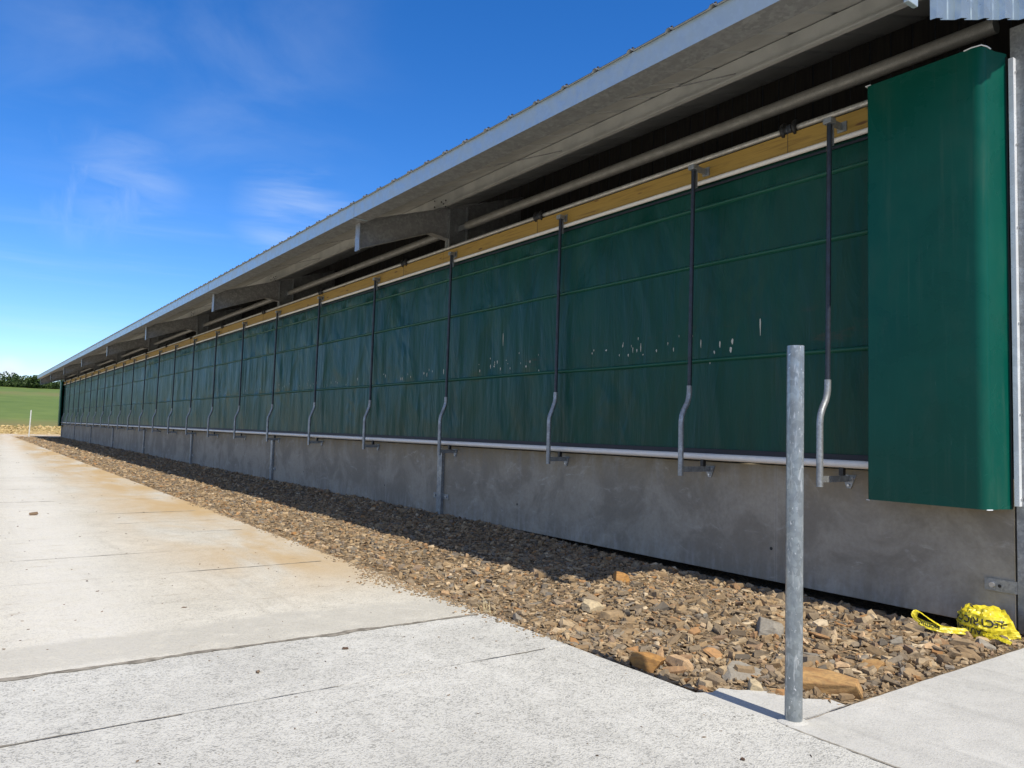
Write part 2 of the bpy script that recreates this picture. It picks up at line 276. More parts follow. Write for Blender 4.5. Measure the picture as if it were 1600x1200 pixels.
# ------------------------------------------------------------------ mesh helpers
WLOC = {}
class MB:
    def __init__(s): s.v = []; s.f = []; s.mi = []; s.sm = []
    def add(s, vs, fs, mi=0, smooth=False):
        o = len(s.v); s.v.extend([tuple(map(float, p)) for p in vs])
        for q in fs: s.f.append(tuple(i + o for i in q)); s.mi.append(mi); s.sm.append(smooth)
        return s
    def box(s, x0, x1, y0, y1, z0, z1, mi=0, bev=0.):
        if bev <= 0:
            vs = [(x, y, z) for x in (x0, x1) for y in (y0, y1) for z in (z0, z1)]
            return s.add(vs, [(0, 1, 3, 2), (4, 6, 7, 5), (0, 4, 5, 1), (2, 3, 7, 6), (0, 2, 6, 4), (1, 5, 7, 3)], mi)
        bm = bmesh.new(); bmesh.ops.create_cube(bm, size=1)
        for v in bm.verts: v.co = Vector(((x0 + x1) / 2 + v.co.x * (x1 - x0), (y0 + y1) / 2 + v.co.y * (y1 - y0), (z0 + z1) / 2 + v.co.z * (z1 - z0)))
        bmesh.ops.bevel(bm, geom=bm.edges[:] , offset=bev, segments=2, profile=.5, affect='EDGES'); return s.frombm(bm, mi)
    def frombm(s, bm, mi=0, smooth=False):
        bm.verts.ensure_lookup_table(); s.add([v.co[:] for v in bm.verts], [[v.index for v in q.verts] for q in bm.faces], mi, smooth); bm.free(); return s
    def tube(s, pts, r, n=10, mi=0, cap=True, hollow=0.):
        pts = [Vector(p) for p in pts]; rings = []; k = len(pts)
        up = None
        for i, p in enumerate(pts):
            t = ((pts[min(i + 1, k - 1)] - p).normalized() + (p - pts[max(i - 1, 0)]).normalized()).normalized()
            if up is None:
                up = Vector((0, 0, 1)) if abs(t.z) < .9 else Vector((1, 0, 0))
            a = t.cross(up).normalized(); b = a.cross(t).normalized(); up = b
            rr = r[i] if isinstance(r, (list, tuple)) else r
            rings.append([p + (a * math.cos(2 * math.pi * j / n) + b * math.sin(2 * math.pi * j / n)) * rr for j in range(n)])
        vs = [q for R in rings for q in R]
        fs = [(i * n + j, i * n + (j + 1) % n, (i + 1) * n + (j + 1) % n, (i + 1) * n + j) for i in range(k - 1) for j in range(n)]
        s.add(vs, fs, mi, True)
        if cap:
            for q, rev in ((rings[0], True), (rings[-1], False)):
                s.add(q, [tuple(range(n))[::-1] if rev else tuple(range(n))], mi)
        return s
    def prism(s, poly, axis, a0, a1, mi=0):
        n = len(poly)
        def P(u, v, w): return {'y': (u, w, v), 'x': (w, u, v), 'z': (u, v, w)}[axis]
        vs = [P(u, v, a0) for u, v in poly] + [P(u, v, a1) for u, v in poly]
        return s.add(vs, [tuple(range(n)), tuple(range(2 * n - 1, n - 1, -1))] + [(i, i + n, (i + 1) % n + n, (i + 1) % n) for i in range(n)], mi)
    def build(s, name, mats, parent=None, origin=None, label=None, fix=True):
        V = np.array(s.v, float)
        if origin is None: c = (V.min(0) + V.max(0)) / 2
        else: c = np.array(origin, float)
        me = bpy.data.meshes.new(name); me.from_pydata((V - c).tolist(), [], s.f)
        for m_ in (mats if isinstance(mats, (list, tuple)) else [mats]): me.materials.append(MT[m_])
        me.polygons.foreach_set('material_index', s.mi); me.polygons.foreach_set('use_smooth', s.sm); me.update()
        if fix:
            bm = bmesh.new(); bm.from_mesh(me); bmesh.ops.recalc_face_normals(bm, faces=bm.faces[:]); bm.to_mesh(me); bm.free()
        o = bpy.data.objects.new(name, me); COL.objects.link(o); WLOC[o] = Vector(c)
        if parent is not None: o.parent = parent; o.location = Vector(c) - WLOC[parent]
        else: o.location = c
        if label: o['label'] = label
        return o
def fast_mesh(name, V, F4, mats, smooth=False, loc=(0, 0, 0), kind=None, parent=None):
    me = bpy.data.meshes.new(name); V = np.asarray(V, np.float32); F = np.asarray(F4, np.int32); k = F.shape[1]
    me.vertices.add(len(V)); me.vertices.foreach_set('co', V.ravel()); me.loops.add(F.size); me.loops.foreach_set('vertex_index', F.ravel())
    me.polygons.add(len(F)); me.polygons.foreach_set('loop_start', np.arange(0, F.size, k, dtype=np.int32)); me.polygons.foreach_set('loop_total', np.full(len(F), k, np.int32))
    me.polygons.foreach_set('use_smooth', np.full(len(F), smooth)); me.update(calc_edges=True); me.validate()
    for m_ in mats: me.materials.append(MT[m_])
    o = bpy.data.objects.new(name, me); COL.objects.link(o); o.location = loc; WLOC[o] = Vector(loc)
    if kind: o['kind'] = kind
    return o
def tag(o, label, cat, group=None):
    o['label'] = label; o['category'] = cat
    if group: o['group'] = group
    return o
def empty(name, loc, label, cat, group=None):
    o = bpy.data.objects.new(name, None); o.empty_display_size = .2; COL.objects.link(o); o.location = loc; WLOC[o] = Vector(loc); return tag(o, label, cat, group)
def copy_tree(o, parent=None):
    c = o.copy(); COL.objects.link(c)
    if parent is not None: c.parent = parent
    for ch in list(o.children): copy_tree(ch, c)
    return c
def cp_part(o, dy):                     # copy of a part further along the shed
    c = copy_tree(o, o.parent); c.location = o.location + Vector((0, dy, 0)); return c

# ------------------------------------------------------------------ dimensions of the shed (x into the shed, y along it)
WX = 7.05; Y0 = 2.80; BAY = 9.17; NB = 8; YE = Y0 + BAY * NB
VERGE0 = 2.50; VERGE1 = YE + .35
SL = .318; EX = 5.04; EZ = 5.20
def roof_z(x): return EZ - .03 + SL * (x - EX)
RX = 18.5; FX = 2 * RX - EX

# ------------------------------------------------------------------ ground
def terrain(x, y):
    z = -.30
    if y > 90: z += 1.05 * min(1, max(0, (y - 90) / 3.0))
    if y > 92: z += (y - 92) * .0485
    if y > 312: z -= (y - 312) * .035 * min(1, (y - 312) / 25)
    z += 1.0 * math.sin(x * .013 + .6) * min(1, max(0, (y - 120) / 200)) - (x - 10) * .004 * min(1, max(0, (y - 100) / 200))
    return z
xs = np.concatenate([[-900, -500, -250, -120], np.linspace(-60, 60, 41), [90, 150, 300, 600, 1000]])
ys = np.concatenate([[-600, -250, -100, -40, 0, 40, 70, 84, 88, 89], np.linspace(90, 120, 31), np.linspace(125, 450, 53), [600, 900, 1500, 2400]])
V = []; F = []
for j, y in enumerate(ys):
    for x in xs:
        nz = mnoise.noise(Vector((x * .3, y * .5, 0))) * (.12 if 89 < y < 130 else (.0 if y <= 89 else .25))
        V.append((x, y, terrain(x, y) + nz))
nx = len(xs)
F = [(j * nx + i, j * nx + i + 1, (j + 1) * nx + i + 1, (j + 1) * nx + i) for j in range(len(ys) - 1) for i in range(nx - 1)]
fast_mesh('ground', V, F, ['grass_field'], True, kind='structure')

def slab(name, x0, x1, y0, y1, mat, jag=(0, 0, 0, 0), z=0., step=.09, jx=None):
    """a concrete bay with slightly ragged, rounded edges (jag: x0,x1,y0,y1 amplitude)"""
    def edge(a, b): 
        n = max(2, min(400, int(abs(b - a) / step))); return np.linspace(a, b, n, endpoint=False)
    P = []
    nz = lambda t, k: (mnoise.noise(Vector((t * 2.2, k * 7.3, 1.7))) * .7 + mnoise.noise(Vector((t * 9, k * 3.3, 4.7))) * .5)
    for x in edge(x0, x1): P.append((x, y0 + jag[2] * nz(x, 1 + y0)))
    for y in edge(y0, y1): P.append((x1 + jag[1] * nz(y, 2 + x1), y))
    for x in edge(x1, x0): P.append((x, y1 + jag[3] * nz(x, 3 + y1)))
    for y in edge(y1, y0): P.append((x0 + jag[0] * nz(y, 4 + x0), y))
    n = len(P); cx, cy = (x0 + x1) / 2, (y0 + y1) / 2
    inn = [(p[0] + (.004 if p[0] < cx else -.004) * (abs(p[0] - x0) < .06 or abs(p[0] - x1) < .06), p[1] + (.004 if p[1] < cy else -.004) * (abs(p[1] - y0) < .06 or abs(p[1] - y1) < .06)) for p in P]
    m_ = MB(); vs = [(a, b, z) for a, b in inn] + [(a, b, z - .005) for a, b in P] + [(a, b, z - .22) for a, b in P]
    m_.add(vs, [tuple(range(n))] + [(i, i + n, (i + 1) % n + n, (i + 1) % n) for i in range(n)] + [(i + n, i + 2 * n, (i + 1) % n + 2 * n, (i + 1) % n + n) for i in range(n)])
    o = m_.build(name, mat); o['kind'] = 'structure'; return o
EDGE = 3.60
slab('yard', -45, EDGE - .003, -25, 4.272, 'yard_near', (0, .006, 0, .006))
slab('yard', -45, EDGE, 4.2745, 5.348, 'yard_near', (0, .012, .006, .008))
yb = [5.352, 14.0, 23.2, 32.4, 41.5, 50.7, 60, 69, 78, 90.5]
for a, b in zip(yb[:-1], yb[1:]):
    slab('yard', -45, EDGE + .02, a, b - .005, 'yard_far', (0, .03, .008, .005), step=.12)
slab('apron', EDGE, 34, -25, 2.50, 'apron_concrete', (.005, 0, 0, .012))
slab('path', EDGE + .06, 34, YE + .9, 90.4, 'yard_far', (0, 0, .02, .02))
def joint_strip(name, pts, w0, w1, gate, seed, step=.03):
    """ragged dirt-filled joint lying 3 mm proud of the slab edges; gate(t) 0..1 says how much of it is filled"""
    (xa, ya), (xb, yb_) = pts; L = math.hypot(xb - xa, yb_ - ya); n = int(L / step); dx, dy = (xb - xa) / L, (yb_ - ya) / L; m_ = MB(); vs = []
    for i in range(n + 1):
        t = i * step; k = gate(xa + dx * t, ya + dy * t); c = .008 * mnoise.noise(Vector((t * .8, seed, 0))) + .004 * mnoise.noise(Vector((t * 4, seed, 1)))
        a_ = (w0 + w1 * abs(mnoise.noise(Vector((t * 3.1, seed, 2))))) * k + .010 * mnoise.noise(Vector((t * 17, seed, 3))) * k; b_ = (w0 + w1 * abs(mnoise.noise(Vector((t * 2.7, seed, 7))))) * k + .010 * mnoise.noise(Vector((t * 19, seed, 8))) * k
        x, y = xa + dx * t, ya + dy * t
        vs += [(x - dy * (c - max(.0008, a_)), y + dx * (c - max(.0008, a_)), .0035), (x - dy * (c + max(.0008, b_)), y + dx * (c + max(.0008, b_)), .0035)]
    m_.add(vs, [(2 * i, 2 * i + 2, 2 * i + 3, 2 * i + 1) for i in range(n)]); o = m_.build(name, 'joint_dirt', fix=False); o['kind'] = 'structure'
nzg = lambda f_, s_: (lambda x, y: max(0., min(1., .5 + 1.6 * mnoise.noise(Vector((x * f_, y * f_, s_))))))
joint_strip('joint', [(-14, 5.352), (3.52, 5.352)], .014, .075, lambda x, y: .6 + .6 * nzg(.9, 3)(x, y), 1)
joint_strip('joint', [(-6, 4.274), (3.4, 4.274)], .010, .075, lambda x, y: (1. if (x < 1.0 or 1.75 < x < 2.6) else .2) * nzg(1.1, 11)(x, y), 4)
joint_strip('joint', [(3.596, 2.5), (3.596, -2)], .004, .008, nzg(1.5, 5), 6)
joint_strip('joint', [(3.65, 2.508), (4.3, 2.508)], .003, .010, nzg(2.5, 8), 8)
for q_, y in enumerate(yb[1:-1] + [8.3, 9.7, 11.3, 12.6, 16.5, 19.5]):
    joint_strip('joint', [(-14, y - .006), (3.4, y - .006)], .008, .05, lambda x, y, q_=q_: (1 if q_ < 8 else .55) * nzg(.5, 20 + q_)(x, y), 20 + q_, .08)
j = MB(); P = [(3.603, 2.515), (4.19, 2.515), (4.20, 2.62), (4.05, 2.74), (3.98, 2.95), (3.86, 3.02), (3.80, 3.10), (3.70, 3.07), (3.605, 3.12)]
j.prism(P, 'z', -.2, -.006); o = j.build('post_footing', 'apron_concrete'); o['kind'] = 'structure'

# stone strip: bed sheet plus thousands of slate pieces
def bed(x, y):
    z = -.045 + .02 * mnoise.noise(Vector((x * 1.3, y * 1.3, 3))) + .012 * mnoise.noise(Vector((x * 5, y * 5, 9)))
    wall = min(1, max(0, (x - 6.2) / .85))
    near = min(1, max(0, (10.5 - y) / 4.0)); near = near * near * (3 - 2 * near)
    z += wall * (near * -.075 + (1 - near) * .035)
    z -= .012 * min(1, max(0, (3.9 - x) / .3))
    z += math.exp(-((x - 5.1) ** 2) / .9) * .045
    if y < 3.0: k = min(1, (3.0 - y) / .45); z = z * (1 - k) - .012 * k
    return z
V = []; bx = np.linspace(3.5, 7.6, 60); by = np.concatenate([np.linspace(2.5, 14, 130), np.linspace(14.2, YE + 1.2, 200)])
for y in by:
    for x in bx: V.append((x, y, bed(x, y)))
nx = len(bx); F = [(j * nx + i, j * nx + i + 1, (j + 1) * nx + i + 1, (j + 1) * nx + i) for j in range(len(by) - 1) for i in range(nx - 1)]
fast_mesh('gravel_strip', V, F, ['gravel_bed'], True, kind='structure')

def stone_geo(nv, rng_):
    """unit angular slate chip: irregular polygon slab"""
    ang = np.sort(rng_.uniform(0, 2 * np.pi, nv) * .35 + np.linspace(0, 2 * np.pi, nv, endpoint=False)); r = rng_.uniform(.6, 1., nv)
    top = np.stack([np.cos(ang) * r * .82, np.sin(ang) * r * .82, np.full(nv, .5) + rng_.uniform(-.22, .22, nv)], 1)
    mid = np.stack([np.cos(ang) * r, np.sin(ang) * r, rng_.uniform(-.3, .2, nv)], 1)
    bot = np.stack([np.cos(ang) * r * .7, np.sin(ang) * r * .7, np.full(nv, -.6)], 1)
    v = np.concatenate([top, mid, bot, [[0, 0, .55 + rng_.uniform(-.1, .15)]]])
    t = []
    for i in range(nv):
        k = (i + 1) % nv
        t += [(3 * nv, i, k), (i, nv + i, nv + k), (i, nv + k, k), (nv + i, 2 * nv + i, 2 * nv + k), (nv + i, 2 * nv + k, nv + k)]
    return v, np.array(t)
LIB = [stone_geo(int(NP.integers(5, 8)), NP) for _ in range(40)]
def rotmat(tilt, az, spin):
    cs, sn = math.cos(spin), math.sin(spin); A = np.array([[cs, -sn, 0], [sn, cs, 0], [0, 0, 1]])
    ct, st_ = math.cos(tilt), math.sin(tilt); B = np.array([[1, 0, 0], [0, ct, -st_], [0, st_, ct]])
    ca, sa = math.cos(az), math.sin(az); C_ = np.array([[ca, -sa, 0], [sa, ca, 0], [0, 0, 1]]); return C_ @ B @ A
def scatter(name, spots, mat):
    VV = []; TT = []; o = 0
    for (x, y, z, s_, el, th, tilt) in spots:
        v, t = LIB[int(NP.integers(len(LIB)))]
        R_ = rotmat(tilt, NP.uniform(0, 6.28), NP.uniform(0, 6.28))
        p = (v * np.array([s_, s_ * el, s_ * th])) @ R_.T + np.array([x, y, z]); VV.append(p); TT.append(t + o); o += len(v)
    return fast_mesh(name, np.concatenate(VV), np.concatenate(TT), [mat], False, kind='stuff')
spots = []
def put(n, y0, y1, smin, smax, pw=2.4, x0=3.62, x1=7.12):
    for _ in range(n):
        y = y0 + (y1 - y0) * NP.uniform() ; x = NP.uniform(x0, x1)
        s_ = smin + (smax - smin) * NP.uniform() ** pw
        if y < 3.15 and x < 4.2 - (y - 2.5) * .55: continue
        if y < 2.51 + s_ * .75: continue
        if x < EDGE + .012 + s_ * .6: continue
        spots.append((x, y, bed(x, y) + s_ * .12 + NP.uniform(-.004, .008), s_, NP.uniform(.30, .85), NP.uniform(.14, .42) if NP.uniform() < .7 else NP.uniform(.4, .8), abs(NP.normal(0, .36))))
put(19000, 2.5, 7.5, .009, .052, 2.3)
put(950, 2.5, 7.5, .045, .105, 2.2)
put(420, 2.5, 4.8, .05, .125, 1.6)
put(16000, 7.5, 16, .014, .070, 2.2)
put(11000, 16, 34, .024, .085, 2.0)
put(9000, 34, YE + 1, .045, .13, 2.0)
# rows of larger pieces against the wall and the slab edges
for q_ in range(430):
    y = NP.uniform(2.7, 30) if q_ > 130 else NP.uniform(2.9, 7.5); x = NP.uniform(6.55, 7.0); s_ = NP.uniform(.035, .10)
    spots.append((x, y, bed(x, y) + s_ * .25, s_, NP.uniform(.5, .9), NP.uniform(.4, .8), abs(NP.normal(0, .45))))
for _ in range(120):
    t = NP.uniform(); x = 3.75 + 2.8 * t; y = 2.62 + NP.uniform(0, .75) ** 1.5; s_ = NP.uniform(.035, .085)
    if y < 3.2 and x < 4.28: continue
    spots.append((x, y + s_ * .3, bed(x, y) + s_ * .25, s_, NP.uniform(.45, .9), NP.uniform(.3, .65), abs(NP.normal(0, .4))))
for _ in range(1500):                                # chips and grit spilt onto the concrete edge, thickest around y = 6..9
    y = 4.2 + abs(NP.normal(0, 1)) * 6; 
    if NP.uniform() < .45: y = NP.normal(6.6, .7)
    if not 3.3 < y < 60: continue
    w_ = .05 + .20 * math.exp(-((y - 6.7) / 1.0) ** 2) + .10 * (mnoise.noise(Vector((y * .9, 0, 5))) > .05)
    x = EDGE - abs(NP.normal(0, 1)) * w_ * .5 + .03; s_ = NP.uniform(.005, .018) * (1 + y * .03)
    spots.append((x, y, .004, s_, NP.uniform(.5, .9), NP.uniform(.3, .6), .1))
g_ = scatter('gravel', spots, 'slate_stones'); g_['label'] = 'brown and grey broken slate between the yard and the shed wall'
# rubble of the spoil bank beyond the far end
spots = []
for _ in range(9000):
    x = NP.uniform(-25, 35); y = 90.2 + 2.7 * NP.uniform(); s_ = .06 + .20 * NP.uniform() ** 3
    spots.append((x, y, terrain(x, y) + s_ * .2, s_, NP.uniform(.5, .9), NP.uniform(.4, .8), abs(NP.normal(0, .5))))
o = scatter('rubble', spots, 'bank_stones')

# ------------------------------------------------------------------ the shed
shed = empty('livestock_shed', (WX, Y0, 0), 'long low livestock shed with grey pitched roof, deep eaves and low concrete wall', 'shed')
# low wall, one cast length per bay
for k in range(NB):
    m_ = MB(); m_.box(WX, WX + .15, Y0 + BAY * k + .006 - (.04 if k == 0 else 0), Y0 + BAY * (k + 1) - .006 + (.06 if k == NB - 1 else 0), -.004 if k == 0 else -.06, 1.215, 0, .006)
    m_.build('wall_panel', 'wall_concrete', shed)
m_ = MB(); m_.box(WX + .02, WX + .13, Y0 - .2, YE + .06, -.6, -.115); m_.build('footing', 'wall_concrete', shed)
for i_, (ty, tz) in enumerate([(5.086, .336), (9.672, .382), (14.245, .350), (18.8, .36), (23.4, .35)]):
    m_ = MB(); m_.tube([(WX - .0012, ty, tz), (WX + .03, ty, tz)], .018, 10); m_.build('tie_hole', 'black_plastic', shed)
# columns
def column():
    y = Y0 + BAY
    m_ = MB(); m_.box(6.985, 7.046, y - .075, y + .075, -.2, 1.14, 0, .004); m_.box(6.985, 7.40, y - .012, y + .012, 4.5, roof_z(7.2) - .30)
    m_.box(7.0, 7.016, y - .075, y + .075, 1.225, roof_z(7.0) - .30); m_.box(7.38, 7.40, y - .075, y + .075, 1.225, roof_z(7.38) - .3)
    c = m_.build('column', 'galvanised', shed)
    for s_ in (-1, 1):
        p = MB(); p.box(7.036, 7.0495, min(y + s_ * .26, y + s_ * .077), max(y + s_ * .26, y + s_ * .077), .275, .365); p.build('fixing_plate', 'galvanised', c)
        b = MB(); b.tube([(7.036, y + s_ * .19, .32), (7.012, y + s_ * .19, .32)], .018, 8); b.build('bolt', 'bolt_steel', c)
    return c
c0 = column()
for k in range(2, NB + 1): cp_part(c0, BAY * (k - 1))
# rafters: tapered I section with end plate, haunch against the column
def rafter(y, first=False):
    pts_b = [(5.275, 4.50), (6.62, 5.00), (7.0, 4.945), (7.0, 4.66), (7.40, 4.66), (7.40, 4.95), (9.2, roof_z(9.2) - .27 - .42), (RX, roof_z(RX) - .27 - .38)]
    pts_t = [(RX, roof_z(RX) - .27), (5.275, roof_z(5.275) - .27 + .01)]
    m_ = MB(); m_.prism(pts_b + pts_t, 'y', y - .006, y + .006)
    w = .08
    def flange(a, b, t=.014):
        (x0, z0), (x1, z1) = a, b; d = Vector((x1 - x0, 0, z1 - z0)).normalized(); n_ = Vector((-d.z, 0, d.x)) * t
        q = [(x0, z0), (x1, z1), (x1 + n_.x, z1 + n_.z), (x0 + n_.x, z0 + n_.z)]; m_.prism(q, 'y', y - w, y + w)
    flange(pts_b[0], pts_b[1]); flange(pts_b[1], pts_b[2]); flange(pts_b[5], pts_b[6]); flange(pts_b[6], pts_b[7]); flange((5.275, pts_t[1][1] - .014), (RX, pts_t[0][1] - .014))
    # far slope mirrored
    m_.prism([(2 * RX - x, z) for x, z in [(5.275, 4.5), (9.2, pts_b[6][1]), pts_b[7], pts_t[0], pts_t[1]]], 'y', y - .006, y + .006)
    r = m_.build('rafter', 'frame_steel', shed)
    e = MB(); e.box(5.25, 5.274, y - .085, y + .085, 4.47, 4.935); e.build('end_plate', 'galvanised', r)
    if first:
        for (x, dz) in ((6.72, .05), (6.72, .16), (6.76, .10), (6.93, .06), (6.93, .17), (6.80, .14)):
            zz = roof_z(x) - .27 + dz; e = MB(); e.tube([(6.828, y - .25 + (x - 6.7) * 1.9, zz), (6.812, y - .25 + (x - 6.7) * 1.9, zz)], .014, 6); e.build('bolt', 'black_plastic', r)
    return r
r0 = rafter(Y0 + BAY, True)
for k in range(2, NB + 1): cp_part(r0, BAY * (k - 1))
# purlins: Z sections standing on the rafters
def purlin(x, d=.24, name='purlin', y0=VERGE0 + .1, y1=VERGE1 - .05):
    zt = roof_z(x) - .012; m_ = MB(); t = .004
    m_.box(x, x + t, y0, y1, zt - d, zt); m_.box(x - .062, x - .0005, y0, y1, zt - d, zt - d + t); m_.box(x + t + .0005, x + .07, y0, y1, zt - t + .02 * 0, zt)
    m_.box(x - .062, x - .058, y0, y1, zt - d + t + .0005, zt - d + .022)
    return m_.build(name, 'purlin', shed)
for i in range(7): purlin(6.85 + 1.95 * i)
for i in range(7): purlin(2 * RX - 6.85 - 1.95 * i)
# sag bars between the eaves and the first purlin
def sag(p, q):
    m_ = MB(); m_.tube([p, q], .007, 6); return m_.build('sag_bar', 'frame_steel', shed)
ys0 = Y0 + 2.6
sags = [sag((6.80, ys0, roof_z(6.85) - .20), (5.36, ys0 + 1.5, roof_z(5.36) - .10))]
for k in range(NB):
    for q in (0, 1):
        if k + q:
            for s0 in sags: cp_part(s0, BAY * k + q * 3.05)
# roof sheets: trapezoid ribs running up the slope every 0.5 m
def roof_half(sgn, name):
    prof = []; y = VERGE0
    while y < VERGE1 - .01:
        prof += [(y, 0), (y + .20, 0), (y + .22, .024), (y + .25, .024), (y + .27, 0)]; y += .5
    prof.append((VERGE1, 0)); V = []
    for (x, dz) in ((EX - .035, 0), (RX, 0)):
        for (yy, h) in prof: V.append((x if sgn > 0 else 2 * RX - x, yy, roof_z(x) + h))
    n = len(prof); V2 = [(a, b, c + .006) for a, b, c in V]; allv = V + V2; m_ = MB(); q = []
    for i in range(n - 1):
        q += [(i, i + 1, n + i + 1, n + i), (2 * n + i, 3 * n + i, 3 * n + i + 1, 2 * n + i + 1), (i, 2 * n + i, 2 * n + i + 1, i + 1)]
    q += [(0, n, 3 * n, 2 * n), (n - 1, 3 * n - 1, 4 * n - 1, 2 * n - 1)]
    m_.add(allv, q); 
    for i_, q_ in enumerate(m_.f):
        if min(q_) >= 2 * n or (i_ % 3 == 2): m_.mi[i_] = 1
    o = m_.build(name, ['roof_sheet', 'roof_top'], shed); return o
rs = roof_half(1, 'roof'); roof_half(-1, 'roof')
m_ = MB(); m_.prism([(RX - .35, roof_z(RX - .35) + .045), (RX, roof_z(RX) + .055), (RX + .35, roof_z(RX - .35) + .045), (RX + .35, roof_z(RX - .35) + .052), (RX, roof_z(RX) + .062), (RX - .35, roof_z(RX - .35) + .052)], 'y', VERGE0, VERGE1); m_.build('ridge_cap', 'roof_sheet', shed)
sc_ = MB()
y = VERGE0 + .235
while y < VERGE1 - .1:                                   # roof screws on the ribs at the eaves
    sc_.tube([(EX + .02, y, roof_z(EX + .02) + .028), (EX + .02, y, roof_z(EX + .02) + .046)], .014, 6); y += .5
o = sc_.build('roof_screw', 'black_plastic', shed); o['kind'] = 'stuff'
# eaves box gutter with a folded lip
m_ = MB(); gz0, gz1 = 4.935, 5.165
m_.prism([(EX, gz0), (EX + .29, gz0), (EX + .29, gz0 + .005), (EX + .005, gz0 + .005), (EX + .005, gz1), (EX, gz1)], 'y', VERGE0 - .02, VERGE1)
m_.box(EX + .286, EX + .29, VERGE0, VERGE1, gz0 + .006, roof_z(EX + .29) - .012)
for i_, q_ in enumerate(m_.f):
    zz = [m_.v[k][2] for k in q_]
    if max(zz) < gz0 + .02 and max(m_.v[k][0] for k in q_) - min(m_.v[k][0] for k in q_) > .1: m_.mi[i_] = 1
gt = m_.build('gutter', ['gutter_steel', 'frame_steel'], shed)
y = Y0 + BAY - .28; k = 0
jm = MB(); jm.box(EX - .004, EX - .0005, y - .03, y + .03, gz0 - .003, gz1 - .004); jm.box(EX - .004, EX + .26, y - .03, y + .03, gz0 - .006, gz0 - .003)
j0 = jm.build('gutter_joint', 'gutter_steel', gt)
for k in range(1, NB): cp_part(j0, BAY * k)
# round bracing tubes between the columns, under the purlins
def brace(k):
    y0 = Y0 + BAY * k + (.35 if k else .12); y1 = Y0 + BAY * (k + 1) - .33; m_ = MB(); x, z = 7.22, 5.185
    m_.tube([(x, y0, z), (x, y1, z)], .072, 18)
    b = m_.build('bracing_tube', 'tube_steel', shed)
    e = MB(); e.box(x - .006, x + .006, y1 + .001, y1 + .30, z - .05, z + .05); e.box(x - .09, x + .09, y1 + .3005, y1 + .31, z - .08, z + .08); e.build('tube_lug', 'galvanised', b); return b
brace(0); b1 = brace(1)
for k in range(2, NB): cp_part(b1, BAY * (k - 1))
# timber rail on the columns
yy = Y0 + .02
tcut = [Y0 + .02] + [Y0 + BAY * k for k in range(1, NB)] + [YE + .05]
for a, b in zip(tcut[:-1], tcut[1:]):
    m_ = MB(); m_.box(6.93, 6.984, a + .003, b - .003, 4.490, 4.715, 0, .004); m_.build('timber_rail', 'timber', shed)
# dark vertical boarding behind the columns, from the rail to the roof
bm_ = MB(); y = Y0 + .05; sb = MB()
while y < YE - .3:
    d = .003 * ((int(y * 10) * 7) % 4); bm_.box(8.62 + d, 8.642 + d, y, y + .236, 3.2, roof_z(8.62) - .015); sb.box(8.626, 8.632, y + .238, y + .252, 3.2, roof_z(8.62) - .015); y += .254
bm_.build('boarding', 'dark_board', shed); sb.build('gap_light_strip', 'pole_dark', shed)  # paler strips between the boards stand in for light through the gaps
bm_ = MB(); bm_.box(7.50, 7.53, Y0, YE, 1.215, 4.45); bm_.build('inner_lining', 'dark_board', shed)
# gables and far side wall
def gable(y, sgn):
    m_ = MB(); V = []; x = 5.27
    while x < FX - .2:                              # profiled sheet hanging from the verge, its ribs vertical
        for (dx, dep) in ((0, 0), (.02, .034), (.12, .034), (.14, 0), (.24, 0), (.25, .006), (.26, 0)): V.append((x + dx, y - sgn * dep))
        x += .36
    bot = lambda xx: (4.405 + .342 * (xx - 5.27)) if xx < 7.2 else ((4.405 + .342 * (FX + EX - xx - 5.27)) if xx > FX + EX - 7.2 else .01)
    rz = lambda xx: roof_z(xx if xx < RX else 2 * RX - xx) - .015
    n = len(V); vs = [(a, b, bot(a)) for a, b in V] + [(a, b, rz(a)) for a, b in V]
    m_.add(vs, [(i, i + 1, n + i + 1, n + i) for i in range(n - 1)]); return m_.build('gable_cladding', 'cladding_steel', shed)
gable(2.545, 1); gable(YE + .30, -1)
m_ = MB(); m_.box(4.965, 5.09, 2.535, 2.57, 4.43, 4.932, 0, .004); m_.build('eaves_cleat', 'gutter_steel', shed)
m_ = MB(); m_.box(FX - 2.0, FX - 1.9, Y0, YE, 0, roof_z(7.0) - .1); m_.build('rear_wall', 'cladding_steel', shed)
# corner post and its white flashing with screws
m_ = MB(); m_.box(7.04, 7.055, 2.40, 2.742, -.02, 5.02); m_.box(7.06, 7.38, 2.40, 2.415, -.02, 5.0); cpst = m_.build('corner_post', 'galvanised', shed)
m_ = MB(); m_.box(6.992, 7.0385, 2.700, 2.740, 1.0, 4.74, 0, .002); fl = m_.build('flashing', 'flashing_white', cpst)
for z in (1.06, 1.75, 2.5, 3.3, 4.0, 4.62):
    m_ = MB(); m_.tube([(7.020, 2.700, z), (7.020, 2.690, z)], .010, 8); m_.build('screw', 'bolt_steel', fl)
m_ = MB(); m_.box(7.036, 7.0395, 2.744, 2.99, .288, .388); fp = m_.build('fixing_plate', 'galvanised', cpst)
m_ = MB(); m_.tube([(7.036, 2.93, .337), (7.018, 2.93, .337)], .021, 10); m_.build('bolt', 'bolt_steel', cpst)
m_ = MB(); m_.tube([(7.0356, 2.875, .334), (7.0340, 2.875, .334)], .014, 10); m_.build('bolt_hole', 'black_plastic', cpst)

